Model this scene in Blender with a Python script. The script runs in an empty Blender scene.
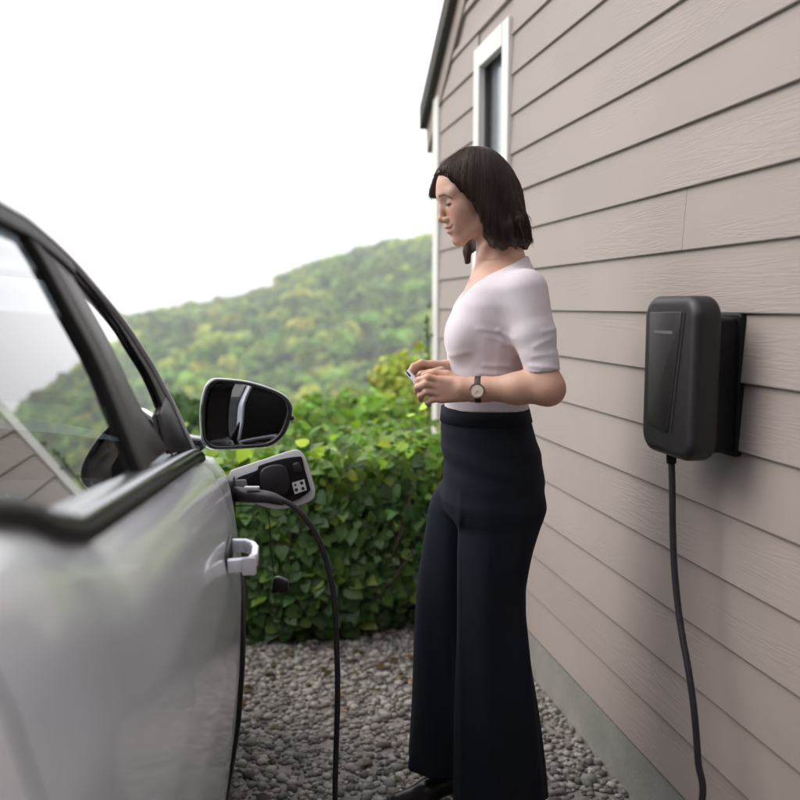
import bpy, bmesh, math, random
import numpy as np
from math import sin, cos, tan, pi, radians, atan2, sqrt
from mathutils import Vector, Matrix
random.seed(7); rng = np.random.default_rng(7)
S = bpy.context.scene; COL = S.collection

# ------------------------------------------------------------------ camera
CAM_H, FPX, PITCH = 1.4, 900.0, radians(5.96)
cam = bpy.data.objects.new('camera', bpy.data.cameras.new('camera')); COL.objects.link(cam); S.camera = cam
cam.location = (0, 0, CAM_H); cam.rotation_euler = (pi/2 - PITCH, 0, 0)
cam.data.sensor_width = 36; cam.data.lens = 36*FPX/800
cam.data.clip_start = 0.02; cam.data.clip_end = 6000
cam.data.dof.use_dof = True; cam.data.dof.focus_distance = 2.25; cam.data.dof.aperture_fstop = 2.3

# ------------------------------------------------------------------ world, sun, exposure
SUN_EL, SUN_AZ = radians(44), radians(-84)     # azimuth from +Y towards +X
w = bpy.data.worlds.new("World"); S.world = w; w.use_nodes = True
nt = w.node_tree; N = nt.nodes; L = nt.links
bg = N['Background']
sky = N.new('ShaderNodeTexSky'); sky.sky_type = 'NISHITA'; sky.sun_disc = False
sky.sun_elevation = SUN_EL; sky.sun_rotation = SUN_AZ; sky.air_density = 1.0; sky.dust_density = 3.0
mul = N.new('ShaderNodeVectorMath'); mul.operation = 'SCALE'; mul.inputs['Scale'].default_value = 0.12
L.new(sky.outputs[0], mul.inputs[0])
mix = N.new('ShaderNodeMixRGB'); mix.inputs[2].default_value = (0.95, 0.935, 0.945, 1)
tc = N.new('ShaderNodeTexCoord'); cl = N.new('ShaderNodeTexNoise'); cl.inputs['Scale'].default_value = 1.3; cl.inputs['Detail'].default_value = 3
mr = N.new('ShaderNodeMapRange'); mr.inputs['From Min'].default_value = .3; mr.inputs['From Max'].default_value = .7
mr.inputs['To Min'].default_value = .80; mr.inputs['To Max'].default_value = 0.97
L.new(tc.outputs['Generated'], cl.inputs['Vector']); L.new(cl.outputs['Fac'], mr.inputs['Value'])
L.new(mr.outputs[0], mix.inputs[0]); L.new(mul.outputs[0], mix.inputs[1]); L.new(mix.outputs[0], bg.inputs['Color'])
bg.inputs['Strength'].default_value = 1.0
sd = bpy.data.lights.new('sun', 'SUN'); sd.energy = 0.9; sd.angle = radians(40); sd.color = (1, .955, .89)
sun = bpy.data.objects.new('sun', sd); COL.objects.link(sun)
sv = Vector((sin(SUN_AZ)*cos(SUN_EL), cos(SUN_AZ)*cos(SUN_EL), sin(SUN_EL)))
sun.rotation_euler = sv.to_track_quat('Z', 'Y').to_euler()
S.view_settings.view_transform = 'Standard'; S.view_settings.look = 'None'
S.view_settings.exposure = 1.15; S.view_settings.gamma = 1
S.render.engine = 'CYCLES'
S.cycles.use_denoising = True
S.cycles.max_bounces = 8; S.cycles.transparent_max_bounces = 12; S.cycles.volume_bounces = 0
S.cycles.caustics_reflective = False; S.cycles.caustics_refractive = False

# ------------------------------------------------------------------ object helpers
def tag(o, label=None, cat=None, group=None, kind=None):
    if label: o['label'] = label
    if cat: o['category'] = cat
    if group: o['group'] = group
    if kind: o['kind'] = kind
    return o
def empty(name, loc, label, cat, group=None, rot=0):
    o = bpy.data.objects.new(name, None); COL.objects.link(o); o.location = loc; o.rotation_euler = (0, 0, rot)
    o.empty_display_size = .05
    return tag(o, label, cat, group)
def root_inv(p):
    M = Matrix.Identity(4)
    while p is not None:
        M = p.matrix_basis @ M if p.parent is None else p.matrix_parent_inverse @ p.matrix_basis @ M
        p = p.parent
    return M
def world_m(o):
    m = o.matrix_basis.copy()
    if o.parent is not None: m = world_m(o.parent) @ o.matrix_parent_inverse @ m
    return m
def link(name, me, mat=None, parent=None, smooth=False, world=True):
    """mesh data holds world coordinates unless world=False (then the parent's own)"""
    o = bpy.data.objects.new(name, me); COL.objects.link(o)
    if mat is not None and not me.materials: me.materials.append(mat)
    if smooth: me.polygons.foreach_set('use_smooth', [True]*len(me.polygons))
    if parent is not None:
        o.parent = parent
        if world: o.matrix_parent_inverse = world_m(parent).inverted()
    return o
def mesh(vs, fs, name='mesh'):
    me = bpy.data.meshes.new(name); me.from_pydata([tuple(map(float, v)) for v in vs], [], fs); me.update(); return me
def np_mesh(V, F, name='mesh', col=None):
    """V (n,3) float, F (m,k) int uniform"""
    me = bpy.data.meshes.new(name); n, m, k = len(V), len(F), F.shape[1]
    me.vertices.add(n); me.vertices.foreach_set('co', np.ascontiguousarray(V, dtype=np.float32).ravel())
    me.loops.add(m*k); me.loops.foreach_set('vertex_index', np.ascontiguousarray(F, dtype=np.int32).ravel())
    me.polygons.add(m); me.polygons.foreach_set('loop_start', np.arange(0, m*k, k, dtype=np.int32))
    me.polygons.foreach_set('loop_total', np.full(m, k, dtype=np.int32))
    if col is not None:
        a = me.color_attributes.new('tint', 'FLOAT_COLOR', 'POINT'); a.data.foreach_set('color', np.ascontiguousarray(col, dtype=np.float32).ravel())
    me.update(calc_edges=True); me.validate(); return me
def grid_faces(nu, nv, close_v=False):
    f = []
    for i in range(nu-1):
        for j in range(nv if close_v else nv-1):
            j2 = (j+1) % nv; f.append((i*nv+j, i*nv+j2, (i+1)*nv+j2, (i+1)*nv+j))
    return f
def tube(pts, r, n=8, caps=True):
    P = [Vector(p) for p in pts]; rs = r if hasattr(r, '__len__') else [r]*len(P)
    vs = []; nrm = None
    for i, p in enumerate(P):
        t = (P[min(i+1, len(P)-1)] - P[max(i-1, 0)]).normalized()
        if nrm is None:
            nrm = t.orthogonal().normalized()
        nrm = (nrm - t*nrm.dot(t)).normalized(); b = t.cross(nrm)
        for k in range(n):
            a = 2*pi*k/n; vs.append(p + (nrm*cos(a) + b*sin(a))*rs[i])
    fs = grid_faces(len(P), n, True)
    if caps: fs += [tuple(range(n))[::-1], tuple(range((len(P)-1)*n, len(P)*n))]
    return vs, fs
def catmull(pts, n=8):
    P = [Vector(p) for p in pts]; out = []
    for i in range(len(P)-1):
        a, b, c, d = P[max(i-1, 0)], P[i], P[i+1], P[min(i+2, len(P)-1)]
        for k in range(n):
            t = k/n; out.append(.5*((2*b)+(c-a)*t+(2*a-5*b+4*c-d)*t*t+(3*b-a-3*c+d)*t**3))
    out.append(P[-1]); return out
def bevel_mesh(vs, fs, w=.004, seg=2, ang=radians(25)):
    bm = bmesh.new(); V = [bm.verts.new(v) for v in vs]
    for f in fs: bm.faces.new([V[i] for i in f])
    bmesh.ops.recalc_face_normals(bm, faces=bm.faces); bm.normal_update()
    if w > 0:
        ed = [e for e in bm.edges if len(e.link_faces) == 2 and e.calc_face_angle(0) > ang]
        bmesh.ops.bevel(bm, geom=ed, offset=w, segments=seg, affect='EDGES', clamp_overlap=True, profile=.5)
    me = bpy.data.meshes.new('mesh'); bm.to_mesh(me); bm.free(); return me
def prism(poly, mapf, d0, d1, w=.003, seg=2):
    """poly of (a,b); mapf(a,b,d)->world"""
    n = len(poly); vs = [mapf(a, b, d0) for a, b in poly] + [mapf(a, b, d1) for a, b in poly]
    fs = [tuple(range(n))[::-1], tuple(range(n, 2*n))] + [(i, (i+1) % n, n+(i+1) % n, n+i) for i in range(n)]
    return bevel_mesh(vs, fs, w, seg)
def box_mesh(c, sx, sy, sz, w=0, R=None, seg=2):
    vs = []
    for z in (-.5, .5):
        for y in (-.5, .5):
            for x in (-.5, .5):
                v = Vector((x*sx, y*sy, z*sz)); v = (R @ v) if R else v; vs.append(Vector(c)+v)
    fs = [(0, 2, 3, 1), (4, 5, 7, 6), (0, 1, 5, 4), (2, 6, 7, 3), (0, 4, 6, 2), (1, 3, 7, 5)]
    return bevel_mesh(vs, fs, w, seg)
def rrect(a0, a1, b0, b1, r, n=5):
    rs = r if hasattr(r, '__len__') else [r]*4; out = []
    for (ca, cb, rr, st) in ((a1-rs[0], b1-rs[0], rs[0], 0), (a0+rs[1], b1-rs[1], rs[1], 90), (a0+rs[2], b0+rs[2], rs[2], 180), (a1-rs[3], b0+rs[3], rs[3], 270)):
        for k in range(n+1):
            t = radians(st+90*k/n); out.append((ca+rr*cos(t), cb+rr*sin(t)))
    return out
# a point seen at photograph pixel (px,py) that stands at world depth Y
def ray(px, py):
    a, v = (px-400)/FPX, (400-py)/FPX
    return Vector((a, cos(PITCH)+v*sin(PITCH), v*cos(PITCH)-sin(PITCH)))
def at(px, py, Y):
    d = ray(px, py); return Vector((0, 0, CAM_H)) + d*(Y/d.y)

# ------------------------------------------------------------------ material helpers
def mat(name, col=(.5, .5, .5), rough=.5, metal=0, spec=.5, coat=0, sss=0, var=0, vscale=8, bump=0, bscale=60, stretch=None, rvar=0):
    m = bpy.data.materials.new(name); m.use_nodes = True; t = m.node_tree; p = t.nodes['Principled BSDF']
    p.inputs['Base Color'].default_value = (*col, 1); p.inputs['Roughness'].default_value = rough
    p.inputs['Metallic'].default_value = metal; p.inputs['Specular IOR Level'].default_value = spec
    p.inputs['Coat Weight'].default_value = coat; p.inputs['Coat Roughness'].default_value = .05
    if sss:
        p.inputs['Subsurface Weight'].default_value = sss; p.inputs['Subsurface Radius'].default_value = (1, .35, .2)
        p.inputs['Subsurface Scale'].default_value = .012
    c = t.nodes.new('ShaderNodeTexCoord'); mp = t.nodes.new('ShaderNodeMapping'); t.links.new(c.outputs['Object'], mp.inputs[0])
    if stretch: mp.inputs['Scale'].default_value = stretch
    m['mp'] = mp.name
    if var:
        n = t.nodes.new('ShaderNodeTexNoise'); n.inputs['Scale'].default_value = vscale; n.inputs['Detail'].default_value = 4
        t.links.new(mp.outputs[0], n.inputs['Vector'])
        r = t.nodes.new('ShaderNodeMapRange'); r.inputs['From Min'].default_value = .3; r.inputs['From Max'].default_value = .7
        r.inputs['To Min'].default_value = 1-var; r.inputs['To Max'].default_value = 1+var
        x = t.nodes.new('ShaderNodeVectorMath'); x.operation = 'SCALE'; x.inputs[0].default_value = col
        t.links.new(n.outputs['Fac'], r.inputs['Value']); t.links.new(r.outputs[0], x.inputs['Scale']); t.links.new(x.outputs[0], p.inputs['Base Color'])
        if rvar:
            r2 = t.nodes.new('ShaderNodeMapRange'); r2.inputs['To Min'].default_value = rough-rvar; r2.inputs['To Max'].default_value = rough+rvar
            t.links.new(n.outputs['Fac'], r2.inputs['Value']); t.links.new(r2.outputs[0], p.inputs['Roughness'])
    if bump:
        n = t.nodes.new('ShaderNodeTexNoise'); n.inputs['Scale'].default_value = bscale; n.inputs['Detail'].default_value = 5
        t.links.new(mp.outputs[0], n.inputs['Vector'])
        b = t.nodes.new('ShaderNodeBump'); b.inputs['Strength'].default_value = bump; b.inputs['Distance'].default_value = .004
        t.links.new(n.outputs['Fac'], b.inputs['Height']); t.links.new(b.outputs[0], p.inputs['Normal'])
    return m
def glass_mat(name, tint=(.8, .85, .85), ior=1.5, boost=1.0, gcol=(1, 1, 1)):
    m = bpy.data.materials.new(name); m.use_nodes = True; t = m.node_tree; t.nodes.remove(t.nodes['Principled BSDF'])
    o = t.nodes['Material Output']; tr = t.nodes.new('ShaderNodeBsdfTransparent'); tr.inputs[0].default_value = (*tint, 1)
    g = t.nodes.new('ShaderNodeBsdfGlossy'); g.inputs['Roughness'].default_value = .0; g.inputs['Color'].default_value = (*gcol, 1)
    f = t.nodes.new('ShaderNodeFresnel'); f.inputs['IOR'].default_value = ior
    mu = t.nodes.new('ShaderNodeMath'); mu.operation = 'MULTIPLY'; mu.inputs[1].default_value = boost; mu.use_clamp = True
    x = t.nodes.new('ShaderNodeMixShader'); t.links.new(f.outputs[0], mu.inputs[0]); t.links.new(mu.outputs[0], x.inputs[0])
    t.links.new(tr.outputs[0], x.inputs[1]); t.links.new(g.outputs[0], x.inputs[2]); t.links.new(x.outputs[0], o.inputs[0]); return m
def leaf_mat(name, gain=1.0, rough=.5, trans=.35, rnd=None):
    """colour from the 'tint' attribute, or from object random between two greens"""
    m = bpy.data.materials.new(name); m.use_nodes = True; t = m.node_tree; p = t.nodes['Principled BSDF']; o = t.nodes['Material Output']
    p.inputs['Roughness'].default_value = rough
    if rnd:
        oi = t.nodes.new('ShaderNodeObjectInfo'); rp = t.nodes.new('ShaderNodeValToRGB')
        for i, (pos, c) in enumerate(rnd):
            e = rp.color_ramp.elements[i] if i < 2 else rp.color_ramp.elements.new(pos)
            e.position = pos; e.color = (*c, 1)
        t.links.new(oi.outputs['Random'], rp.inputs[0]); src = rp.outputs[0]
    else:
        a = t.nodes.new('ShaderNodeVertexColor'); a.layer_name = 'tint'; src = a.outputs[0]
    tl = t.nodes.new('ShaderNodeBsdfTranslucent'); x = t.nodes.new('ShaderNodeMixShader'); x.inputs[0].default_value = trans
    y = t.nodes.new('ShaderNodeVectorMath'); y.operation = 'MULTIPLY'; y.inputs[1].default_value = (1.5, 1.5, .6)
    t.links.new(src, p.inputs['Base Color']); t.links.new(src, y.inputs[0]); t.links.new(y.outputs[0], tl.inputs[0])
    t.links.new(p.outputs[0], x.inputs[1]); t.links.new(tl.outputs[0], x.inputs[2]); t.links.new(x.outputs[0], o.inputs[0]); return m

M = {}
M['trim'] = mat('white_trim_paint', (.72, .71, .68), .45, var=.05, vscale=5)
M['soffit'] = mat('tan_fascia', (.30, .25, .22), .6, var=.08)
M['roof'] = mat('asphalt_shingle', (.07, .065, .06), .9, var=.3, vscale=60, bump=.5)
M['conc'] = mat('concrete', (.28, .27, .25), .85, var=.15, vscale=6, bump=.5)
M['blackpl'] = mat('black_plastic', (.014, .012, .015), .46, var=.1, vscale=20, bump=.05, bscale=900)
M['blackpl2'] = mat('dark_satin_plastic', (.010, .009, .011), .42, spec=.22, var=.1, vscale=20, bump=.05, bscale=900)
M['gloss'] = mat('gloss_black', (.012, .012, .014), .12, coat=.4)
M['rubber'] = mat('black_rubber', (.012, .012, .013), .55, var=.2, vscale=30)
M['cable'] = mat('cable_rubber', (.020, .016, .022), .45, var=.15, vscale=30)
M['paint'] = mat('silver_car_paint', (.84, .885, .98), .26, metal=.20, coat=.5, var=.015, vscale=900)
M['satin'] = mat('satin_metal', (.45, .46, .48), .25, metal=1)
M['inner'] = mat('dark_interior', (.02, .02, .022), .7, var=.15, bump=.2)
M['seat'] = mat('seat_fabric', (.045, .04, .045), .85, var=.15, bump=.4, bscale=300)
M['tan'] = mat('brown_leather', (.12, .065, .045), .5, var=.1)
M['white'] = mat('white_plastic', (.66, .66, .70), .35)
M['tread'] = mat('tyre_rubber', (.018, .018, .018), .8, bump=.3)
M['glass'] = glass_mat('car_glass', (.62, .68, .70), 1.5, 1.9)
M['hglass'] = glass_mat('house_glass', (.9, .92, .95), 1.5, .6)

# siding: painted fibre cement with embossed wood grain
def siding_mat():
    m = mat('painted_siding', (.350, .298, .275), .62, var=.07, vscale=1.1); t = m.node_tree; p = t.nodes['Principled BSDF']
    c = t.nodes['Texture Coordinate']; mp = t.nodes.new('ShaderNodeMapping'); mp.inputs['Scale'].default_value = (1.6, 30, 30)
    oi = t.nodes.new('ShaderNodeObjectInfo'); ad = t.nodes.new('ShaderNodeVectorMath'); ad.operation = 'ADD'
    cb = t.nodes.new('ShaderNodeVectorMath'); cb.operation = 'SCALE'; cb.inputs[0].default_value = (9, 5, 13)
    t.links.new(oi.outputs['Random'], cb.inputs['Scale']); t.links.new(c.outputs['Object'], ad.inputs[0]); t.links.new(cb.outputs[0], ad.inputs[1]); t.links.new(ad.outputs[0], mp.inputs[0])
    wv = t.nodes.new('ShaderNodeTexNoise'); wv.inputs['Scale'].default_value = 1.0; wv.inputs['Detail'].default_value = 3; wv.inputs['Distortion'].default_value = 1.2
    t.links.new(mp.outputs[0], wv.inputs['Vector'])
    # rings: sin of noise gives cathedral-like grain lines
    s = t.nodes.new('ShaderNodeMath'); s.operation = 'MULTIPLY'; s.inputs[1].default_value = 55
    s2 = t.nodes.new('ShaderNodeMath'); s2.operation = 'SINE'; t.links.new(wv.outputs['Fac'], s.inputs[0]); t.links.new(s.outputs[0], s2.inputs[0])
    mk = t.nodes.new('ShaderNodeTexNoise'); mk.inputs['Scale'].default_value = 1.1; mk.inputs['Detail'].default_value = 1
    mp3 = t.nodes.new('ShaderNodeMapping'); mp3.inputs['Scale'].default_value = (1.6, 7, 7); t.links.new(ad.outputs[0], mp3.inputs[0]); t.links.new(mp3.outputs[0], mk.inputs['Vector'])
    r = t.nodes.new('ShaderNodeMapRange'); r.inputs['From Min'].default_value = .45; r.inputs['From Max'].default_value = .62
    t.links.new(mk.outputs['Fac'], r.inputs['Value'])
    q = t.nodes.new('ShaderNodeMath'); q.operation = 'MULTIPLY'; t.links.new(s2.outputs[0], q.inputs[0]); t.links.new(r.outputs[0], q.inputs[1])
    fn = t.nodes.new('ShaderNodeTexNoise'); fn.inputs['Scale'].default_value = 25; fn.inputs['Detail'].default_value = 5; t.links.new(mp3.outputs[0], fn.inputs['Vector'])
    q2 = t.nodes.new('ShaderNodeMath'); q2.operation = 'MULTIPLY_ADD'; q2.inputs[1].default_value = 1.2; t.links.new(fn.outputs['Fac'], q2.inputs[0]); t.links.new(q.outputs[0], q2.inputs[2])
    b = t.nodes.new('ShaderNodeBump'); b.inputs['Strength'].default_value = .5; b.inputs['Distance'].default_value = .00035
    t.links.new(q2.outputs[0], b.inputs['Height']); t.links.new(b.outputs[0], p.inputs['Normal'])
    return m
M['siding'] = siding_mat()

# ================================================================== HOUSE (gable end wall on the right)
WTH = radians(-10.76); WD = Vector((sin(WTH), cos(WTH), 0)); WN = Vector((-cos(WTH), sin(WTH), 0))
W0 = Vector((.613, 2.76, 0))
def wl(s, h, off=0): return W0 + WD*s + WN*off + Vector((0, 0, h))
S1, S0 = 2.19, -5.4; SR = (S0+S1)/2; EAVE = 2.53; RP = tan(radians(35))
def rake(s): return EAVE + RP*(min(S1-s, s-S0))
house = empty('house', wl(SR, 0, -3.5), 'taupe lap-sided house whose gable wall fills the right side', 'house')
EXP, H0 = .152, 1.384 - .152*8
tilt = .010
def board(s0, s1, h0, name='siding_board', lift=0):
    """lapped board, bottom edge proud, cut to the rake line"""
    h1 = h0+EXP+.012; n = 2; pts = []
    def clip(s, h): return min(h, rake(s)-.02)
    if h0 > rake(s0)-.04 and h0 > rake(s1)-.04 and not (s0 < SR < s1): return None
    # trim the ends to the rake
    if s1 > S1-(h0-EAVE)/RP-.03 and h0 > EAVE-.05: s1 = S1-(h0-EAVE)/RP-.06
    if s0 < S0+(h0-EAVE)/RP+.03 and h0 > EAVE-.05: s0 = S0+(h0-EAVE)/RP+.06
    if s1-s0 < .12: return None
    ts = [s0+(s1-s0)*k for k in (0, 1)]
    t1 = [min(h1, rake(s)-.02) for s in ts]
    e0 = min(.12, (s1-s0)*.3)
    base = wl(s0, h0)
    V = []
    for s, ht in zip(ts, t1):
        f = (ht-h0)/(h1-h0)
        V += [wl(s, h0, .002), wl(s, h0+.0, .0135+lift), wl(s, h0+.0022, .0150+lift), wl(s, ht, .0150-tilt*f+lift), wl(s, ht, .001)]
    V = [Vector((WD.dot(v-base), WN.dot(v-base), v.z-base.z)) for v in V]
    F = [(0, 1, 6, 5), (1, 2, 7, 6), (2, 3, 8, 7), (3, 4, 9, 8), (0, 5, 9, 4), (0, 4, 3, 2, 1), (5, 6, 7, 8, 9)]
    o = bpy.data.objects.new(name, mesh(V, F)); COL.objects.link(o); o.data.materials.append(M['siding'])
    o.parent = house; o.matrix_parent_inverse = world_m(house).inverted()
    o.matrix_basis = Matrix.Translation(base) @ Matrix(((WD.x, WN.x, 0, 0), (WD.y, WN.y, 0, 0), (0, 0, 1, 0), (0, 0, 0, 1)))
    return o
WS0, WS1, WH0, WH1 = .885, 1.385, 1.30, 2.52     # window casing outer
joints = {0: [.06, -3.4], 1: [-.52, -4.0]}
for k in range(-8, 24):
    h = H0 + EXP*(k+8); kk = k
    js = joints.get(kk, [[-1.5], [-1.15, -4.4], [-2.1]][kk % 3])
    cuts = [S1-.095] + [j for j in js] + [S0+.1]
    segs = []
    for a, b in zip(cuts[:-1], cuts[1:]): segs.append((b+.0002, a-.0002))
    for (a, b) in segs:
        lift = random.uniform(-.0002, .0008)
        if h+EXP > WH0+.01 and h < WH1-.01 and a < WS1 and b > WS0:
            if b > WS1+.02: board(WS1+.003, b, h, lift=lift)
            if a < WS0-.02: board(a, WS0-.003, h, lift=lift)
        else: board(a, b, h, lift=lift)
# sheathing behind the boards (gable shaped solid), the other walls and the roof
def slab(poly, off0, off1, m, name, parent, w=0): return link(name, prism(poly, lambda a, b, d: wl(a, b, d), off0, off1, w), m, parent)
# wall core with a real opening for the window
core = [(S0, 0), (WS0+.06, 0), (WS0+.06, rake(WS0+.06)-.03), (SR, rake(SR)-.03), (S0, EAVE-.03)]
slab(core, 0, -.14, M['siding'], 'wall', house)
slab([(WS1-.06, 0), (S1, 0), (S1, EAVE-.03), (WS1-.06, rake(WS1-.06)-.03)], 0, -.14, M['siding'], 'wall', house)
slab([(WS0+.061, 0), (WS1-.061, 0), (WS1-.061, WH0+.05), (WS0+.061, WH0+.05)], 0, -.14, M['siding'], 'wall', house)
slab([(WS0+.061, WH1-.06), (WS1-.061, WH1-.06), (WS1-.061, rake(WS1-.06)-.03), (WS0+.061, rake(WS0+.061)-.03)], 0, -.14, M['siding'], 'wall', house)
slab([(S0-.02, -.1), (S1-.005, -.1), (S1-.005, H0-.012), (S0-.02, H0-.012)], .001, .008, M['conc'], 'foundation', house)
def wallbox(s0, s1, h0, h1, o0, o1, m, name, parent, w=.003):
    return link(name, prism([(s0, h0), (s1, h0), (s1, h1), (s0, h1)], lambda a, b, d: wl(a, b, d), o0, o1, w), m, parent)
wallbox(S1-.092, S1+.022, 0.02, EAVE-.04, -.0, .026, M['trim'], 'corner_trim', house)
wallbox(S1+.001, S1+.024, 0.02, EAVE-.04, -.10, -.001, M['trim'], 'corner_trim', house)
# far wall and street wall as lapped courses
for k in range(0, 16):
    h = H0+EXP*k
    if h > EAVE-.1: break
    for s in (S1, S0):
        sg = 1 if s == S1 else -1
        o = link('siding_board', prism([(-7.0, h), (-.11, h), (-.11, h+EXP+.01), (-7.0, h+EXP+.01)], lambda a, b, d: wl(s+sg*(d*(1 - (b-h)/(EXP)*.6)), b, a), .001, .016, 0), M['siding'], house)
for s, sg in ((S1, 1), (S0, -1)):
    link('wall', prism([(-7, 0), (-.141, 0), (-.141, EAVE), (-7, EAVE)], lambda a, b, d: wl(s+sg*d, b, a), -.14, 0, 0), M['siding'], house)
wallbox(S0, S1, 0, EAVE, -7.14, -7.0, M['siding'], 'wall', house, 0)
# roof slabs, rake trim, eave box
for sg, se in ((1, S1), (-1, S0)):
    over = .2
    a = (se+sg*over, EAVE-.02-RP*over); b = (SR, EAVE+RP*(S1-SR)-.02)
    slab([a, b, (b[0], b[1]+.12), (a[0], a[1]+.12)], .06, -7.3, M['roof'], 'roof', house)
    slab([(a[0], a[1]-.005), (b[0], b[1]-.005), (b[0], b[1]-.13), (a[0]-sg*.02, a[1]-.13)], .001, .022, M['soffit'], 'rake_board', house)
    wallbox(min(a[0], a[0]-sg*.025), max(a[0], a[0]-sg*.025), a[1]-.13, a[1]-.006, -7.2, -.003, M['trim'], 'fascia', house)
# window
win = link('window_frame', prism([(WS0, WH0), (WS0+.085, WH0), (WS0+.085, WH1), (WS0, WH1)], lambda a, b, d: wl(a, b, d), .0, .028), M['trim'], house)
for nm, r in (('casing', (WS1-.085, WS1, WH0, WH1)), ('casing', (WS0+.086, WS1-.086, WH1-.09, WH1)), ('sill', (WS0-.02, WS1+.02, WH0-.03, WH0-.001)), ('casing', (WS0+.086, WS1-.086, WH0, WH0+.07))):
    wallbox(*r, .0, .03 if nm == 'casing' else .05, M['trim'], nm, win)
wallbox(WS0+.086, WS1-.086, (WH0+WH1)/2-.02, (WH0+WH1)/2+.02, -.012, .012, M['trim'], 'meeting_rail', win)
wallbox(WS0+.062, WS1-.062, WH0+.052, WH1-.062, -.018, -.014, M['hglass'], 'pane', win, 0)
wallbox(WS0+.062, WS1-.062, WH0+.055, WH1-.065, -.034, -.030, mat('pale_blind', (.62, .62, .62), .8), 'blind', win, 0)  # pale sheet added behind the pane, stands for its sky reflection

# ================================================================== WALL CHARGER
ch = empty('wall_charger', wl(-.73, 1.07, .0), 'black rounded charging box bolted to the taupe siding', 'charger')
wm = lambda a, b, d: wl(a, b, d)
link('mounting_box', prism(rrect(-.794, -.625, 1.075, 1.375, .012), wm, .012, .118, .006, 3), M['blackpl2'], ch, True)
link('mounting_plate', prism(rrect(-.803, -.617, 1.066, 1.384, .012), wm, .004, .022, .003, 2), M['blackpl2'], ch, True)
shell = link('front_shell', prism(rrect(-.853, -.612, 1.063, 1.422, (.05, .05, .05, .05), 8), wm, .088, .157, .020, 6), M['blackpl'], ch, True)
def onwall(px, py, off):
    d = ray(px, py); o = Vector((0, 0, CAM_H)); t = ((W0+WN*off-o).dot(WN))/d.dot(WN); p = o+d*t
    return ((p-W0).dot(WD), p.z)
pan = [onwall(*q, .158) for q in ((650.5, 312), (682.5, 311.5), (681, 330), (668.5, 431), (665.5, 433), (650, 424.5), (648, 415))]
link('front_panel', prism(pan, wm, .150, .1605, .0025, 2), M['blackpl'], shell, True)
gr = [onwall(*q, .158) for q in ((682.8, 311), (685.2, 313), (671.0, 432), (668.6, 432.5))]
link('panel_groove', prism(gr, wm, .150, .1583, 0), M['rubber'], shell)
lp = [onwall(654, 331.5, .161), onwall(672.5, 331.8, .161)]
lm = mat('grey_lettering', (.16, .16, .17), .5)
for k in range(11):                                   # tiny worn lettering, too small to read
    a0 = lp[0][0]+(lp[1][0]-lp[0][0])*(k/11); a1 = lp[0][0]+(lp[1][0]-lp[0][0])*((k+.78)/11); zz = lp[0][1]
    link('letter', prism([(a0, zz-.0035), (a1, zz-.0035), (a1, zz+.0035-(k % 3 == 1)*.001), (a0, zz+.0035)], wm, .1604, .1611, 0), lm, shell)
cs, chh = onwall(672.5, 452, .12)
link('cable_gland', mesh(*tube([wl(cs, 1.085, .122), wl(cs, 1.040, .122)], [.014, .011], 14)), M['blackpl2'], ch, True)

# ================================================================== CAR
CTH = radians(-7.0); CU = Vector((sin(CTH), cos(CTH), 0)); CV = Vector((cos(CTH), -sin(CTH), 0)); CC = 1.01
def cp(u, v, h): return CU*u + CV*(v-CC) + Vector((0, 0, h))       # v = offset right of the car's centre line
car = empty('parked_car', cp(.8, 0, 0), 'silver hatchback with open charging flap standing nose away on the left', 'car')
TS = .35
def gplane_v(u, h): return CC-(.22-.016*(2.04-u)+TS*(h-1.07))       # side glass plane
GN = Vector((cos(math.atan(TS)), 0, sin(math.atan(TS))))
def gpt(u, h, d=0, side=1):                                        # point on glass plane + offset d outward
    v = gplane_v(u, h)+d*GN.x; return cp(u, v*side, h+d*GN.z)
def onglass(px, py):
    d = ray(px, py); o = Vector((0, 0, CAM_H))
    # f(p)= v - gplane_v(u,h) = 0, linear
    def f(p):
        u = p.dot(CU); v = p.dot(CV)+CC; return v-gplane_v(u, p.z)
    f0 = f(o); f1 = f(o+d); t = -f0/(f1-f0); p = o+d*t; return (p.dot(CU), p.z)
G = lambda pts: [onglass(*p) for p in pts]
# --- body skin
ub = [-1.15, 0, .5, .65, .73, .82, .92, 1.1, 2.04, 2.16, 2.5, 2.8, 3.0, 3.1]
hb = [1.30, 1.30, 1.285, 1.262, 1.240, 1.205, 1.178, 1.160, 1.067, 1.035, .985, .90, .80, .70]
def belt(u): return float(np.interp(u, ub, hb))
def halfw(u):
    if u > 2.0:
        w_ = .892-.06*((u-2.0)/.5)**1.6*.55
        if u > 2.72: w_ -= .62*(1-sqrt(max(0, 1-((u-2.72)/.40)**2)))
        return w_
    if u < -.2: return .892-.05*((-.2-u)/.6)**2-(.45*(1-sqrt(max(0, 1-((-.75-u)/.36)**2))) if u < -.75 else 0)
    return .892
tt = [0, .12, .25, .4, .6, .72, .82, .9, .95, 1.0]; ins = [.055, .035, .017, .006, 0, .005, .018, .040, .062, .102]
ins2 = [.055, .035, .017, .006, 0, .004, .012, .022, .034, .062]
def inset(t, u):
    k = min(1, max(0, (u-2.0)/.25)); a = np.interp(t, tt, ins); b = np.interp(t, tt, ins2); return float(a*(1-k)+b*k)
def skin(u, t):
    h = .22+t*(belt(u)-.22); return halfw(u)-inset(t, u), h
WH = ((2.42, .345), (-.24, .345)); AR = .385
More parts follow.
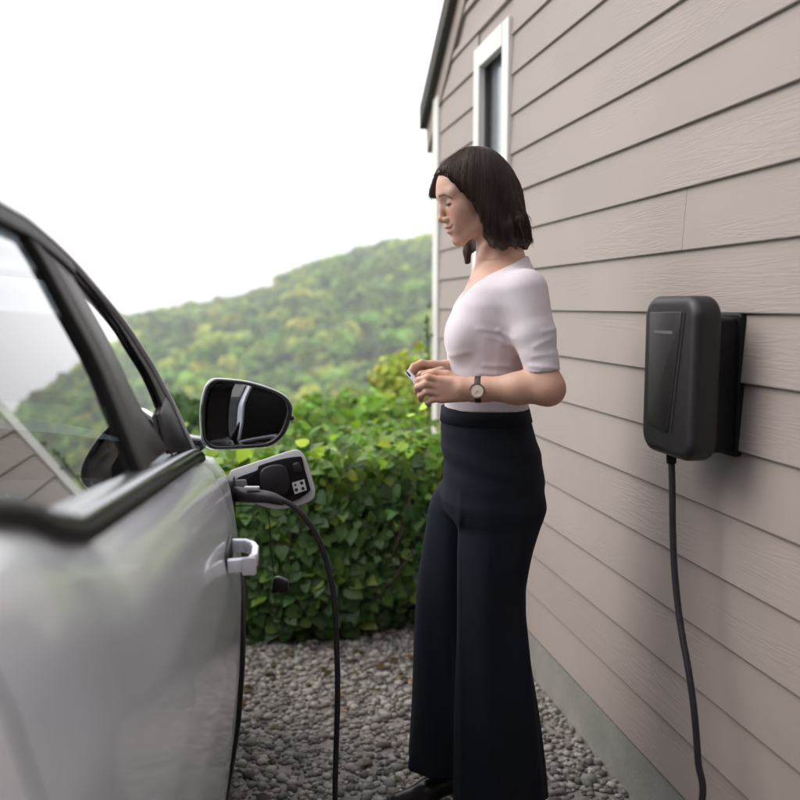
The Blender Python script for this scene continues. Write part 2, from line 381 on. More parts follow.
def side_panel(u0, u1, name, side, mt, tmin=0, off=0, step=.03):
    us = list(np.linspace(u0, u1, max(2, int(round((u1-u0)/step))+1))); ts = list(np.linspace(tmin, .6, 22))+list(np.linspace(.62, 1, 24))
    V = []; F = []; keep = {}
    for u in us:
        for t in ts:
            v, h = skin(u, t); V.append(cp(u, side*(v-off), h))
        hc = belt(u); v, h = skin(u, 1); V.append(cp(u, side*(v-off-.03), hc-.002)); V.append(cp(u, side*(v-off-.05), hc-.05))
    nt_ = len(ts)+2
    for i in range(len(us)-1):
        for j in range(nt_-1):
            uc = (us[i]+us[i+1])/2
            if j < len(ts)-1:
                _, hc = skin(uc, (ts[j]+ts[j+1])/2)
                if any((uc-wu)**2+(hc-wh)**2 < AR**2 for wu, wh in WH) : continue
            a = i*nt_+j; q = (a, a+nt_, a+nt_+1, a+1); F.append(q if side > 0 else q[::-1])
    return link(name, mesh(V, F), mt, car, True)
for sd_ in (1, -1):
    side_panel(2.066, 3.10, 'front_fender', sd_, M['paint'])
    side_panel(.505, 2.060, 'front_door', sd_, M['paint'], .06)
    side_panel(.10, .499, 'rear_door', sd_, M['paint'], .06)
    side_panel(-1.10, .094, 'rear_fender', sd_, M['paint'])
    side_panel(-1.0, 2.9, 'inner_body', sd_, M['rubber'], 0, .012, .06)
    link('rocker_panel', prism([(.10, .20), (2.06, .20), (2.06, .272), (.10, .272)], lambda a, b, d: cp(a, sd_*(halfw(a)-inset(.03, a)+d), b), -.03, .004, .004), M['blackpl2'], car)
    for (wu, wh) in WH:
        ring = [(wu+AR*cos(a), wh+AR*sin(a)) for a in np.linspace(-.25, pi+.25, 40)]
        vs = []
        for (a, b) in ring:
            t = (b-.22)/(belt(a)-.22); v, _ = skin(min(a, 3.0), max(0, t)); r_ = Vector((a-wu, b-wh)).normalized()
            for dd, rr in ((-.02, -.045), (.008, -.04), (.012, -.01), (.004, .012), (-.02, .014)):
                vs.append(cp(a+r_.x*rr, sd_*(v+dd), b+r_.y*rr))
        link('arch_cladding', mesh(vs, grid_faces(40, 5, True)), M['blackpl2'], car, True)
        # wheel
        wv = halfw(wu)-.045
        def ringm(prof, n=48): # profile (r, v)
            vs = []
            for k in range(n):
                a = 2*pi*k/n
                for (r_, dv) in prof: vs.append(cp(wu+r_*cos(a), sd_*(wv+dv), wh-.005+r_*sin(a)))
            f = []
            m_ = len(prof)
            for k in range(n):
                for j in range(m_-1): f.append((k*m_+j, ((k+1) % n)*m_+j, ((k+1) % n)*m_+j+1, k*m_+j+1))
            return mesh(vs, f)
        whl = link('wheel', ringm([(.24, -.03), (.24, -.005), (.232, .0), (.222, -.01), (.21, -.06), (.21, -.2)]), M['satin'], car, True)
        link('tyre', ringm([(.235, -.2), (.30, -.215), (.335, -.20), (.34, -.18), (.34, -.03), (.333, -.012), (.30, .004), (.235, -.004)]), M['tread'], whl, True)
        link('brake_disc', ringm([(.0, -.12), (.15, -.12)]), M['satin'], whl)
        for k in range(5):
            a = 2*pi*k/5+.3; pl = []
            for r_, wd in ((.03, .05), (.12, .03), (.225, .045)): pl.append((r_, wd))
            def mp_(x, y, d): return cp(wu+x*cos(a)-y*sin(a), sd_*(wv+d), wh-.005+x*sin(a)+y*cos(a))
            link('spoke', prism([(.02, -.035), (.12, -.022), (.225, -.04), (.225, .04), (.12, .022), (.02, .035)], mp_, -.045, -.012, .004), M['satin'], whl)
        link('hub_cap', ringm([(.0, -.004), (.045, -.008), (.055, -.02)]), M['gloss'], whl, True)
# --- hood, nose and tail surfaces across the car
def cross(us, hfun, vfun, crown, name, mt, n=24, t=1.0):
    V = []
    for u in us:
        vv = vfun(u); h0 = hfun(u)
        for k in range(n+1):
            s = -1+2*k/n; V.append(cp(u, s*vv, h0+crown(u)*(1-abs(s)**2.4)))
    return link(name, mesh(V, grid_faces(len(us), n+1)), mt, car, True)
cross(np.linspace(2.07, 3.1, 40), lambda u: belt(u)+.0, lambda u: halfw(u)-inset(1, u), lambda u: .085*min(1, max(.0, (3.12-u)/.5))+.0, 'hood', M['paint'])
cross(np.linspace(-1.10, -.95, 8), lambda u: belt(u), lambda u: halfw(u)-inset(1, u), lambda u: .02, 'tailgate_deck', M['paint'])
for uu, nm in ((3.098, 'front_bumper'), (-1.098, 'tailgate')):
    V = []
    ts = np.linspace(0, 1, 14)
    for t in ts:
        v, h = skin(uu, t)
        for k in range(25):
            s = -1+2*k/24; sg = 1 if uu > 0 else -1; V.append(cp(uu+sg*.10*(1-s*s)*(.4+.6*sin(pi*min(1, t*1.1))), s*v, h))
    link(nm, mesh(V, grid_faces(14, 25)), M['paint'], car, True)
    for s in (-1, 1):
        if uu > 0:
            link('headlight', prism([(.34*s, .66), (.50*s, .66), (.56*s, .74), (.36*s, .72)], lambda a, b, d: cp(uu+.03+d, a, b), -.03, .05, .004), M['white'], car)
        else:
            link('tail_light', prism([(.3*s, .9), (.52*s, .9), (.52*s, 1.05), (.34*s, 1.05)], lambda a, b, d: cp(uu-.02-d, a, b), -.03, .05, .004), mat('red_lens', (.25, .01, .01), .2), car)
link('floor_pan', prism([(-1.0, -.75), (2.9, -.72), (2.9, .72), (-1.0, .75)], lambda a, b, d: cp(a, b, d), .20, .24, 0), M['rubber'], car)
# --- greenhouse
SIL = [(0, 206.5), (18, 217), (36, 231.5), (51, 244.5), (65, 258), (78, 272), (91, 287), (106, 304.5), (120, 322), (135, 344), (149.5, 367), (162, 390), (172, 409), (182, 431), (191, 450)]
sil = G(SIL)
rear_top = [(.85, 1.557), (.6, 1.572), (.2, 1.585), (-.2, 1.575), (-.55, 1.54), (-.85, 1.47), (-1.02, 1.36)]
u_edge = sil[0][0]
outer = list(reversed([p for p in rear_top if p[0] < u_edge-.15])) + sil       # rear -> front
def off_poly(line, d):
    out = []
    for i, p in enumerate(line):
        a = Vector(line[max(i-1, 0)]); b = Vector(line[min(i+1, len(line)-1)]); t = (b-a).normalized(); n = Vector((t.y, -t.x)); out.append(tuple(Vector(p)+n*d))
    return out
def smooth2(line, n=4):
    return [(p.x, p.y) for p in catmull([(a, b, 0) for a, b in line], n)]
outer = smooth2(outer, 3)
rail_in = off_poly(outer, .007)
def ribbon(l0, l1, d0, d1, name, mt, side, w=.002, parent=car):
    n = len(l0); V = []
    for a, b in zip(l0, l1):
        V += [gpt(*a, d0, side), gpt(*a, d1, side), gpt(*b, d1, side), gpt(*b, d0, side)]
    F = grid_faces(n, 4, True)+[(0, 1, 2, 3), tuple(range(4*n-4, 4*n))[::-1]]
    return link(name, bevel_mesh(V, F, w, 2, radians(50)), mt, parent, True)
A_IN = G([(66, 262), (84, 282), (101.5, 304), (118, 327), (132, 350), (145, 371), (155, 392), (163, 414), (170, 441)])
frame_in_rear = off_poly(outer, .045)
for sd_ in (1, -1):
    ribbon(outer, rail_in, -.01, .012, 'roof_rail', M['paint'], sd_)
    # black upper frame behind the quarter glass top, then the a-pillar band
    k0 = min(range(len(outer)), key=lambda i: abs(outer[i][0]-A_IN[0][0])+abs(outer[i][1]-A_IN[0][1]))
    ribbon(off_poly(outer, .0072)[:k0+1], off_poly(outer, .031)[:k0+1], -.006, .0095, 'window_frame', M['blackpl2'], sd_)
    L0 = off_poly(outer, .0072)[k0:]; ai = smooth2(A_IN, 6)
    # resample inner line to match
    P = np.array(ai); q = np.linspace(0, len(P)-1, len(L0)); ai2 = [(np.interp(x, range(len(P)), P[:, 0]), np.interp(x, range(len(P)), P[:, 1])) for x in q]
    ribbon(L0, ai2, -.002, .004, 'windscreen_pillar', M['blackpl2'], sd_)
    # thick pillar between door glass and quarter glass
    PL = G([(21, 233), (40, 264), (58, 299), (76, 332), (94, 365), (105, 393), (116, 421), (126, 446), (136, 472)]); PR = G([(40, 238), (55, 254), (66, 271), (78, 291), (90, 312), (103, 335), (115, 359), (129, 389), (143, 418), (166, 450)])
    PL2 = G([(28, 233), (47, 264), (65.5, 299), (83.5, 332), (101.5, 365), (112.5, 393), (123.5, 421), (133.5, 446), (143.5, 470)])
    rs = lambda P, n: [(float(np.interp(x, np.linspace(0, 1, len(P)), np.array(P)[:, 0])), float(np.interp(x, np.linspace(0, 1, len(P)), np.array(P)[:, 1]))) for x in np.linspace(0, 1, n)]
    ribbon(rs(PL, 12), rs(PL2, 12), -.008, .007, 'pillar_seal', M['rubber'], sd_)
    ribbon(rs(PL2, 12), rs(PR, 12), -.002, .005, 'door_pillar', mat('dark_pillar_trim', (.026, .020, .024), .36, spec=.3), sd_)
    # glasses (continuous panes along the plane)
    def pane(poly, name):
        V = [gpt(*p, -.004, sd_) for p in poly]; return link(name, mesh(V, [tuple(range(len(V)))]), M['glass'], car)
    low = [(u, belt(u)-.015) for u in np.linspace(.36, 2.03, 30)]
    up = off_poly(outer, .02)
    dg = [(a, b) for a, b in up if .36 < a <= PL[0][0]+.01]
    plm = rs(PL, 8)
    pane([(.36, belt(.36)-.015)]+[p for p in low if .36 < p[0] < plm[-1][0]]+plm[::-1]+[p for p in reversed(dg) if p[0] < plm[0][0]-.005 and p[0] > .36], 'door_glass')
    prm = rs(PR, 8)
    pane(prm[::-1]+[(a-.002, b+.005) for a, b in ai2]+[(ai2[-1][0], ai2[-1][1]-.03)], 'quarter_glass')
    # rear door + rear quarter glass and their pillars
    pane([(-.42, belt(-.4)-.015), (.29, belt(.29)-.015)]+[p for p in reversed(up) if -.42 < p[0] < .29], 'rear_door_glass')
    pane([(-.95, belt(-.9)-.005), (-.47, belt(-.47)-.015)]+[p for p in reversed(up) if -.93 < p[0] < -.47], 'rear_quarter_glass')
    for a, b in ((.28, .37), (-.48, -.41)):
        ribbon([(a, belt(a)-.03), (a, 1.55)], [(b, belt(b)-.03), (b, 1.55)], -.03, .001, 'door_pillar', M['gloss'], sd_)
    # belt moulding: black strip under a satin ledge
    ul = np.concatenate([np.linspace(-1.0, .4, 12), np.linspace(.45, 2.05, 60)])
    V = []
    for u in ul:
        hb_ = belt(u); v = halfw(u)-inset(1, u)
        wd = float(np.interp(u, [.5, .9, 1.1, 2.05], [.022, .024, .024, .022]))
        for dv, dh in ((.016, -wd), (.022, -wd*.7), (.020, -.004), (.010, .004), (-.035, .012), (-.035, -.02)):
            V.append(cp(u, sd_*(v+dv), hb_+dh+.006))
    bm_ = link('belt_moulding', mesh(V, grid_faces(len(ul), 6, True)+[(0, 1, 2, 3, 4, 5)]), M['blackpl2'], car, True)
    ul2 = np.linspace(.80, 2.05, 44); V = []
    for u in ul2:
        hb_ = belt(u); v = halfw(u)-inset(1, u); k = min(1, (u-.80)/.12)
        for dv, dh in ((.018, .006), (.006, .0145), (-.026*k, .0185), (-.030*k, .010)): V.append(cp(u, sd_*(v+dv), hb_+dh))
    link('belt_chrome', mesh(V, grid_faces(len(ul2), 4, True)), M['satin'], bm_, True)
# windscreen and roof follow the pillar line
ro = [p for p in outer if p[0] > -1.02]
nA = [p for p in outer if p[0] >= u_edge+.03]
def spanning(line, name, mt, bow, crown, inset_=.01):
    V = []
    for (a, b) in line:
        v = gplane_v(a, b)-inset_
        for k in range(25):
            s = -1+2*k/24; V.append(cp(a+bow*(1-s*s), s*v, b+crown*(1-abs(s)**2.2)))
    return link(name, mesh(V, grid_faces(len(line), 25)), mt, car, True)
hd = [p for p in outer if p[0] >= 1.26]
spanning(hd, 'windscreen', M['glass'], .10, .03)
spanning([p for p in outer if -.75 < p[0] <= hd[0][0]+.001], 'roof', M['paint'], .0, .045)
rp_ = [p for p in outer if p[0] <= -.74]
spanning(rp_, 'rear_window', M['glass'], -.05, .02)
# --- cabin
def seat(u, v):
    R = Matrix.Rotation(CTH*-1, 3, 'Z')
    s_ = link('car_seat', prism(rrect(-.25, .25, -.24, .24, .08), lambda a, b, d: cp(u+a, v+b, d), .45, .60, .05, 3), M['seat'], car, True)
    link('backrest', prism(rrect(-.23, .23, 0, .58, .08), lambda a, b, d: cp(u-.27-.28*b+d, v+a, .56+b), -.06, .06, .04, 3), M['seat'], s_, True)
    link('headrest', prism(rrect(-.13, .13, 0, .17, .05), lambda a, b, d: cp(u-.46-.2*b+d, v+a, 1.15+b), -.04, .04, .03, 3), M['seat'], s_, True)
for v in (-.38, .38): seat(.75, v); seat(-.25, v)
link('dashboard', prism([(1.45, .62), (2.0, .62), (2.02, 1.0), (1.85, 1.055), (1.62, 1.03), (1.5, .93)], lambda a, b, d: cp(a, d, b), -.72, .72, .03, 3), M['inner'], car, True)
link('dash_trim', prism([(1.495, .86), (1.515, .86), (1.515, .90), (1.495, .90)], lambda a, b, d: cp(a, d, b), -.6, .6, .003), M['tan'], car)
sw = [cp(1.36+.05*sin(a), -.38+.18*cos(a), .98+.17*sin(a)) for a in np.linspace(0, 2*pi, 33)]
st = link('steering_wheel', mesh(*tube(sw, .014, 8, False)), M['inner'], car, True)
link('steering_hub', prism(rrect(-.05, .05, -.05, .05, .03), lambda a, b, d: cp(1.42+d, -.38+a, .98+b), -.03, .02, .01), M['inner'], st, True)
link('steering_spoke', mesh(*tube([cp(1.37, -.555, .98), cp(1.4, -.38, .975), cp(1.37, -.205, .98)], .015, 8)), M['inner'], st, True)
for sd_ in (1, -1):
    link('door_trim', prism([(-.6, .35), (2.0, .35), (2.0, 1.0), (1.1, 1.10), (-.6, 1.2)], lambda a, b, d: cp(a, sd_*(.74+d), b), -.03, .02, .01), M['inner'], car)
    link('armrest', prism([(.5, .80), (1.35, .80), (1.35, .86), (.5, .88)], lambda a, b, d: cp(a, sd_*(.70+d), b), -.06, .02, .01), M['tan'], car)
# --- door handle, pulled out, seen end-on
hu, hh = 1.84, .889
def body_v(u, h): t = (h-.22)/(belt(u)-.22); return halfw(u)-inset(t, u)
bv = body_v(hu, hh)
hd_ = []
for k, (du, dv) in enumerate([(-.012, -.01), (-.008, .022), (.0, .040), (.02, .050), (.09, .052), (.15, .046), (.178, .030), (.185, -.01)]): hd_.append((du, dv))
def sweep_rect(path, hw, th, z, name, mt, parent):
    V = []
    for i, (a, b) in enumerate(path):
        p0 = Vector(path[max(i-1, 0)]); p1 = Vector(path[min(i+1, len(path)-1)]); t = (p1-p0).normalized(); n = Vector((-t.y, t.x))
        for s, dz in ((-1, -1), (1, -1), (1, 1), (-1, 1)):
            q = Vector((a, b))+n*s*th; V.append(cp(hu+q.x, bv+q.y, z+dz*hw))
    return link(name, bevel_mesh(V, grid_faces(len(path), 4, True)+[(0, 1, 2, 3), tuple(range(len(V)-4, len(V)))[::-1]], .004, 3, radians(50)), mt, parent, True)
dh = sweep_rect([(-.080, -.02), (-.076, .022), (-.068, .046), (-.04, .054), (.02, .054), (.05, .047), (.075, .03), (.08, -.02)], .0145, .0075, hh, 'door_handle', M['paint'], car)
link('handle_cap', prism(rrect(-.002, .026, -.018, .018, .005), lambda a, b, d: cp(hu-.082+d, bv+.0335+a, hh+b), -.006, .004, .002), M['white'], dh, True)
link('handle_recess', prism(rrect(-.09, .09, -.024, .024, .02), lambda a, b, d: cp(hu+a, bv+d, hh+b), -.002, .0035, .001), M['blackpl2'], dh, True)
# --- door mirror
MZ = 2.06
def mq(px, py, d=0): return at(180+px/5, 360+py/5, MZ+d)
ho = [(112, 165), (130, 120), (165, 92), (230, 92), (330, 103), (430, 130), (505, 163), (548, 198), (566, 240), (556, 300), (532, 360), (500, 400), (450, 430), (360, 442), (200, 450), (150, 445), (115, 420), (101, 370), (98, 250)]
def loop(pts, n=4):
    P = [Vector((a, b, 0)) for a, b in pts]; out = []; m_ = len(P)
    for i in range(m_):
        a, b, c, d = P[i-1], P[i], P[(i+1) % m_], P[(i+2) % m_]
        for k in range(n):
            t = k/n; out.append(.5*((2*b)+(c-a)*t+(2*a-5*b+4*c-d)*t*t+(3*b-a-3*c+d)*t**3))
    return [(p.x, p.y) for p in out]
ho = loop(ho); cxm = sum(p[0] for p in ho)/len(ho); cym = sum(p[1] for p in ho)/len(ho)
def sc(pts, k, dx=0, dy=0): return [(cxm+(a-cxm)*k+dx, cym+(b-cym)*k+dy) for a, b in pts]
def shell_rings(rings, cap0=True, cap1=True):
    n = len(rings[0][0]); V = []
    for pts, d in rings:
        V += [mq(a, b, d) for a, b in pts]
    F = grid_faces(len(rings), n, True)
    if cap1: F.append(tuple(range(len(V)-n, len(V))))
    if cap0: F.append(tuple(range(n))[::-1])
    return mesh(V, F)
mir = link('door_mirror', shell_rings([(sc(ho, .86), .055), (sc(ho, .865), .012), (sc(ho, .875), .0), (sc(ho, .90), -.008), (sc(ho, .955), -.008), (sc(ho, .985), .002), (sc(ho, .99), .02)], False, False), M['gloss'], car, True)
link('mirror_cap', shell_rings([(sc(ho, .985), .006), (sc(ho, 1.0), .02), (sc(ho, .985, 0, 2), .045), (sc(ho, .93, 0, 6), .075), (sc(ho, .80, 0, 12), .10), (sc(ho, .5, 0, 20), .118), (sc(ho, .2, 0, 22), .123)], False), M['paint'], mir, True)
mgl = bpy.data.materials.new('mirror_glass'); mgl.use_nodes = True
pp = mgl.node_tree.nodes['Principled BSDF']; pp.inputs['Metallic'].default_value = 1; pp.inputs['Roughness'].default_value = .02; pp.inputs['Base Color'].default_value = (.24, .25, .26, 1)
# the glass is turned a little towards the driver and downwards
def mg(px, py):
    return mq(px, py, .034 - (px-cxm)/5*MZ/900*.30 - (py-cym)/5*MZ/900*.06)
gl = sc(ho, .872); c0 = mg(cxm, cym); V = [mg(a, b) for a, b in gl]
link('mirror_glass', mesh(V, [tuple(range(len(V)))]), mgl, mir)
arm = [mq(125, 418, .05), mq(80, 415, .05), mq(30, 412, .04), mq(-10, 420, .03)]
V = []
for i, p in enumerate(arm):
    hw = [.014, .016, .018, .024][i]
    for dy_, dz_ in ((-.03, -hw), (.03, -hw*.9), (.03, hw*.9), (-.03, hw)): V.append(p+Vector((0, dy_, dz_)))
link('mirror_arm', bevel_mesh(V, grid_faces(4, 4, True)+[(0, 1, 2, 3), (12, 13, 14, 15)], .006, 2), M['gloss'], mir, True)
sail = G([(158, 414), (163, 436), (168, 454), (193, 450), (182, 431), (172, 409), (164, 395)])
link('mirror_sail', prism(sail, lambda a, b, d: gpt(a, b, d), -.004, .006, .003), M['blackpl2'], mir, True)
for k in (0,):
    link('indicator_tip', mesh(*tube([mq(556, 290, .0), mq(562, 292, .03)], .006, 8)), M['gloss'], mir, True)
# --- charging flap, port and dust cap
FZ = 2.46
fl = loop([(250, 560), (275, 545), (430, 495), (560, 455), (600, 465), (625, 500), (660, 610), (672, 665), (660, 705), (610, 730), (520, 750), (440, 745), (330, 700), (250, 660), (240, 610)], 3)
fmap = lambda a, b, d: at(180+a/5, 360+b/5, FZ+d)+Vector((0, (a-240)/5/366*.10, 0))
fp = link('charging_flap', prism(fl, fmap, .012, .0, .003, 2), M['white'], car, True)
ib = loop([(270, 600), (380, 555), (395, 530), (500, 500), (590, 488), (608, 500), (622, 560), (645, 640), (640, 668), (560, 715), (470, 720), (400, 700), (300, 660)], 3)
link('flap_liner', prism(ib, fmap, .0, -.010, .004, 2), M['blackpl2'], fp, True)
ob = loop([(400, 560), (450, 530), (510, 530), (540, 570), (545, 640), (520, 680), (450, 690), (405, 650)], 3)
link('flap_boss', prism(ob, fmap, -.008, -.020, .005, 2), M['blackpl'], fp, True)
rb_ = loop([(560, 525), (588, 515), (598, 535), (606, 565), (575, 575), (562, 550)], 2)
link('flap_rib', prism(rb_, fmap, -.008, -.016, .002, 1), M['blackpl'], fp, True)
lb = [(555, 620), (617, 603), (630, 658), (570, 678)]
st_ = link('flap_sticker', prism(lb, fmap, -.0098, -.0115, 0), mat('white_label', (.7, .7, .68), .5), fp)
for (a, b, r_) in ((578, 656, 9), (604, 622, 9), (611, 650, 9), (573, 632, 6)):
    cpl = [(a+r_*cos(t), b+r_*sin(t)) for t in np.linspace(0, 2*pi, 11)[:-1]]
    link('sticker_mark', prism(cpl, fmap, -.0112, -.0122, 0), M['rubber'], st_)
link('flap_hinge', prism([(205, 600), (330, 598), (340, 650), (225, 652)], fmap, -.022, -.030, .003), mat('grey_hinge', (.22, .22, .24), .4), fp, True)
pu, ph = 2.40, .885; pv = body_v(pu, ph)
link('charge_port', prism(rrect(-.06, .06, -.06, .06, .03), lambda a, b, d: cp(pu+a, pv+d, ph+b), -.02, .006, .004), M['blackpl2'], car, True)
tp = link('port_tether', mesh(*tube(catmull([at(232, 506, 2.40), at(262, 507, 2.39), at(269, 520, 2.385), at(271, 550, 2.38), at(274, 575, 2.38)], 5), .0016, 6)), M['rubber'], car, True)
link('dust_cap', prism([(-.020, -.022), (.026, -.018), (.026, .012), (.0, .024), (-.012, .022)], lambda a, b, d: at(279, 585, 2.38)+Vector((a, d, b)), -.01, .012, .004), M['blackpl'], tp, True)

# ================================================================== CHARGING CABLE
cb = empty('charging_cable', at(337, 640, 2.25)*1, 'black cable looping from the wall box down to the plug in the car', 'cable')
cb.location.z = 0
p0 = wl(cs, 1.045, .122)
dn = [p0]+[(lambda q: wl(q[0], q[1], .122))(onwall(a, b, .122)) for a, b in ((672.3, 490), (672.8, 530), (674.5, 570), (678.5, 610), (683, 640), (688.5, 670), (694, 710), (698, 760), (700, 810))]
g1 = wl(-.83, .012, .19)
grd = [g1, Vector((.40, 1.74, .011)), Vector((.1, 1.86, .011)), Vector((-.12, 2.12, .011)), Vector((-.17, 2.25, .04))]
upc = [at(337.5, 700, 2.27), at(337, 657, 2.28), at(335, 610, 2.29), at(331, 580, 2.30), at(322, 548, 2.305), at(309, 523, 2.31), at(293, 506, 2.315), at(276, 498, 2.32), at(262, 497, 2.33)]
path = catmull(dn+grd+upc, 8)
path = [Vector((p.x, p.y, max(p.z, .011))) for p in path]
link('cable', mesh(*tube(path, .0076, 12)), M['cable'], cb, True)
# connector: curved pistol handle
hp = catmull([at(224, 493, 2.38), at(240, 494.5, 2.36), at(256, 496, 2.345), at(270, 497.5, 2.33), at(284, 502, 2.318)], 5)
rr_ = [float(np.interp(i/(len(hp)-1), [0, .2, .45, .8, 1], [.019, .021, .019, .0155, .010])) for i in range(len(hp))]
pl_ = link('plug_handle', mesh(*tube(hp, rr_, 16)), M['cable'], cb, True)
link('plug_collar', mesh(*tube([at(225, 493, 2.385), at(233, 493.5, 2.372)], [.027, .025], 20)), M['blackpl2'], pl_, True)
link('plug_button', prism(rrect(-.02, .02, -.006, .006, .004), lambda a, b, d: at(252, 488.5, 2.335)+Vector((a, b, d)), -.002, .006, .002), M['white'], pl_, True)

# ================================================================== GROUND, HILLS
def smooth(a, b, x):
    t = np.clip((x-a)/(b-a), 0, 1); return t*t*(3-2*t)
def fbm(x, y, sc, seed=0):
    r = np.random.default_rng(seed); s = 0
    for k in range(7):
        a = r.uniform(0, 2*pi); f = (1.7**(k*.6))/sc; ph = r.uniform(0, 6.28, 2)
        s = s+np.sin((x*cos(a)+y*sin(a))*f*2*pi+ph[0])*np.cos((-x*sin(a)+y*cos(a))*f*2*pi*.8+ph[1])/(1+k*.5)
    return s/2.5
RD = 700.0
_px = np.array([-900, -300, 0, 120, 180, 236, 272, 292, 328, 376, 416, 438, 520, 700, 1100, 2000])
_py = np.array([300, 312, 322, 321, 314, 303, 292, 279, 266, 252, 245, 243, 240, 250, 270, 290])
def ridge_h(az_px): return (305-np.interp(az_px, _px, _py))/900*RD+CAM_H-7.0
def terrain(x, y):
    r = np.hypot(x, y); px = 400+900*x/np.maximum(np.abs(y), 1e-3)
    px = np.clip(px, -900, 2000)
    back = y < 0
    rd = np.where(back, -20, ridge_h(px))
    base = -42*smooth(6.5, 150, r)
    h = base*(1-smooth(170, RD, r))+rd*smooth(170, RD, r)**1.15
    h = h - 50*smooth(RD+40, 950, r)
    h = h + fbm(x, y, 140, 3)*5*smooth(60, 200, r)*(1-.6*smooth(500, RD, r))
    h = np.where(back, np.where(r > 30, -6*smooth(30, 120, r), 0), h)
    return h*smooth(6.3, 12, r)
rr = np.concatenate([[.01], np.linspace(.7, 6, 9), np.geomspace(6.5, 900, 80)]); aa = np.linspace(-pi, pi, 181)[:-1]
Rg, Ag = np.meshgrid(rr, aa, indexing='ij'); X = Rg*np.sin(Ag); Y = Rg*np.cos(Ag); Z = terrain(X, Y)
V = np.stack([X, Y, Z], -1).reshape(-1, 3); na = len(aa)
i = np.arange(len(rr)-1)[:, None]; j = np.arange(na)[None]; j2 = (j+1) % na
F = np.stack([i*na+j+0*j2, i*na+j2, (i+1)*na+j2, (i+1)*na+j], -1).reshape(-1, 4)[:, ::-1]
gm = mat('ground_gravel', (.17, .155, .14), .95, bump=.8, bscale=90); t = gm.node_tree; p = t.nodes['Principled BSDF']
geo = t.nodes.new('ShaderNodeNewGeometry'); ln = t.nodes.new('ShaderNodeVectorMath'); ln.operation = 'LENGTH'; t.links.new(geo.outputs['Position'], ln.inputs[0])
mr_ = t.nodes.new('ShaderNodeMapRange'); mr_.inputs['From Min'].default_value = 5.5; mr_.inputs['From Max'].default_value = 7.5; t.links.new(ln.outputs['Value'], mr_.inputs['Value'])
n1 = t.nodes.new('ShaderNodeTexVoronoi'); n1.inputs['Scale'].default_value = 55; t.links.new(geo.outputs['Position'], n1.inputs['Vector'])
cr = t.nodes.new('ShaderNodeValToRGB'); cr.color_ramp.elements[0].color = (.10, .09, .08, 1); cr.color_ramp.elements[1].color = (.30, .27, .25, 1)
t.links.new(n1.outputs['Color'], cr.inputs[0])
n2 = t.nodes.new('ShaderNodeTexNoise'); n2.inputs['Scale'].default_value = .35; n2.inputs['Detail'].default_value = 6; t.links.new(geo.outputs['Position'], n2.inputs['Vector'])
c2 = t.nodes.new('ShaderNodeValToRGB'); c2.color_ramp.elements[0].color = (.025, .05, .015, 1); c2.color_ramp.elements[1].color = (.06, .10, .03, 1); t.links.new(n2.outputs['Fac'], c2.inputs[0])
mx = t.nodes.new('ShaderNodeMixRGB'); t.links.new(mr_.outputs[0], mx.inputs[0]); t.links.new(cr.outputs[0], mx.inputs[1]); t.links.new(c2.outputs[0], mx.inputs[2]); t.links.new(mx.outputs[0], p.inputs['Base Color'])
g = link('ground', np_mesh(V, F), gm, None, True); tag(g, kind='structure')
# far blue ridge beyond the wooded hill
xs = np.linspace(-1180, 700, 120); V = []; 
for x_ in xs:
    px = 400+900*x_/1400; hh_ = (305-np.interp(px, [-300, 0, 120, 170, 215, 260, 330, 700], [312, 316, 315.5, 305, 297.5, 291, 290, 285]))/900*1400+1.4+2.5*sin(x_*.02)+3*sin(x_*.007+1)
    V += [(x_, 1400, hh_), (x_, 1250, hh_-45), (x_, 1000, -110), (x_, 1520, -110)]
F = []
for k in range(len(xs)-1):
    a = k*4; b = a+4; F += [(a+2, b+2, b+1, a+1), (a+1, b+1, b, a), (a, b, b+3, a+3)]
hl = link('far_hill', mesh(V, F), mat('far_woodland', (.05, .08, .035), .9, var=.4, vscale=.02), None, True); tag(hl, kind='structure')

# gravel stones on the ground in view (loose stones nobody could count)
def icos():
    bm = bmesh.new(); bmesh.ops.create_icosphere(bm, subdivisions=1, radius=1); V = np.array([v.co[:] for v in bm.verts]); F = np.array([[v.index for v in f.verts] for f in bm.faces]); bm.free(); return V, F
IV, IF = icos()
def scatter(V0, F0, pos, scl, rot, col=None):
    n = len(pos); nv = len(V0)
    V = np.einsum('nij,vj->nvi', rot, V0)*scl[:, None, :] if scl.ndim == 2 and False else np.einsum('nij,nvj->nvi', rot, V0[None]*scl[:, None, :])
    V = V+pos[:, None, :]; F = F0[None]+(np.arange(n)*nv)[:, None, None]
    C_ = None if col is None else np.repeat(np.concatenate([col, np.ones((n, 1))], 1), nv, 0)
    return V.reshape(-1, 3), F.reshape(-1, F0.shape[1]), C_
def rand_rot(n, zonly=False, r=rng):
    a = r.uniform(0, 2*pi, n)
    Rz = np.zeros((n, 3, 3)); Rz[:, 0, 0] = np.cos(a); Rz[:, 0, 1] = -np.sin(a); Rz[:, 1, 0] = np.sin(a); Rz[:, 1, 1] = np.cos(a); Rz[:, 2, 2] = 1
    if zonly: return Rz
    b = r.uniform(0, 2*pi, n); Rx = np.zeros((n, 3, 3)); Rx[:, 0, 0] = 1; Rx[:, 1, 1] = np.cos(b); Rx[:, 1, 2] = -np.sin(b); Rx[:, 2, 1] = np.sin(b); Rx[:, 2, 2] = np.cos(b)
    return Rz@Rx
ns = 22000
px_ = rng.uniform(-1.15, 1.1, ns); py_ = 1.55+rng.uniform(0, 1, ns)**.9*2.9
k = ((px_-W0.x)*WN.x+(py_-W0.y)*WN.y) > .02; px_, py_ = px_[k], py_[k]; n = len(px_)
sz = rng.gamma(4, .0020, n)+.003
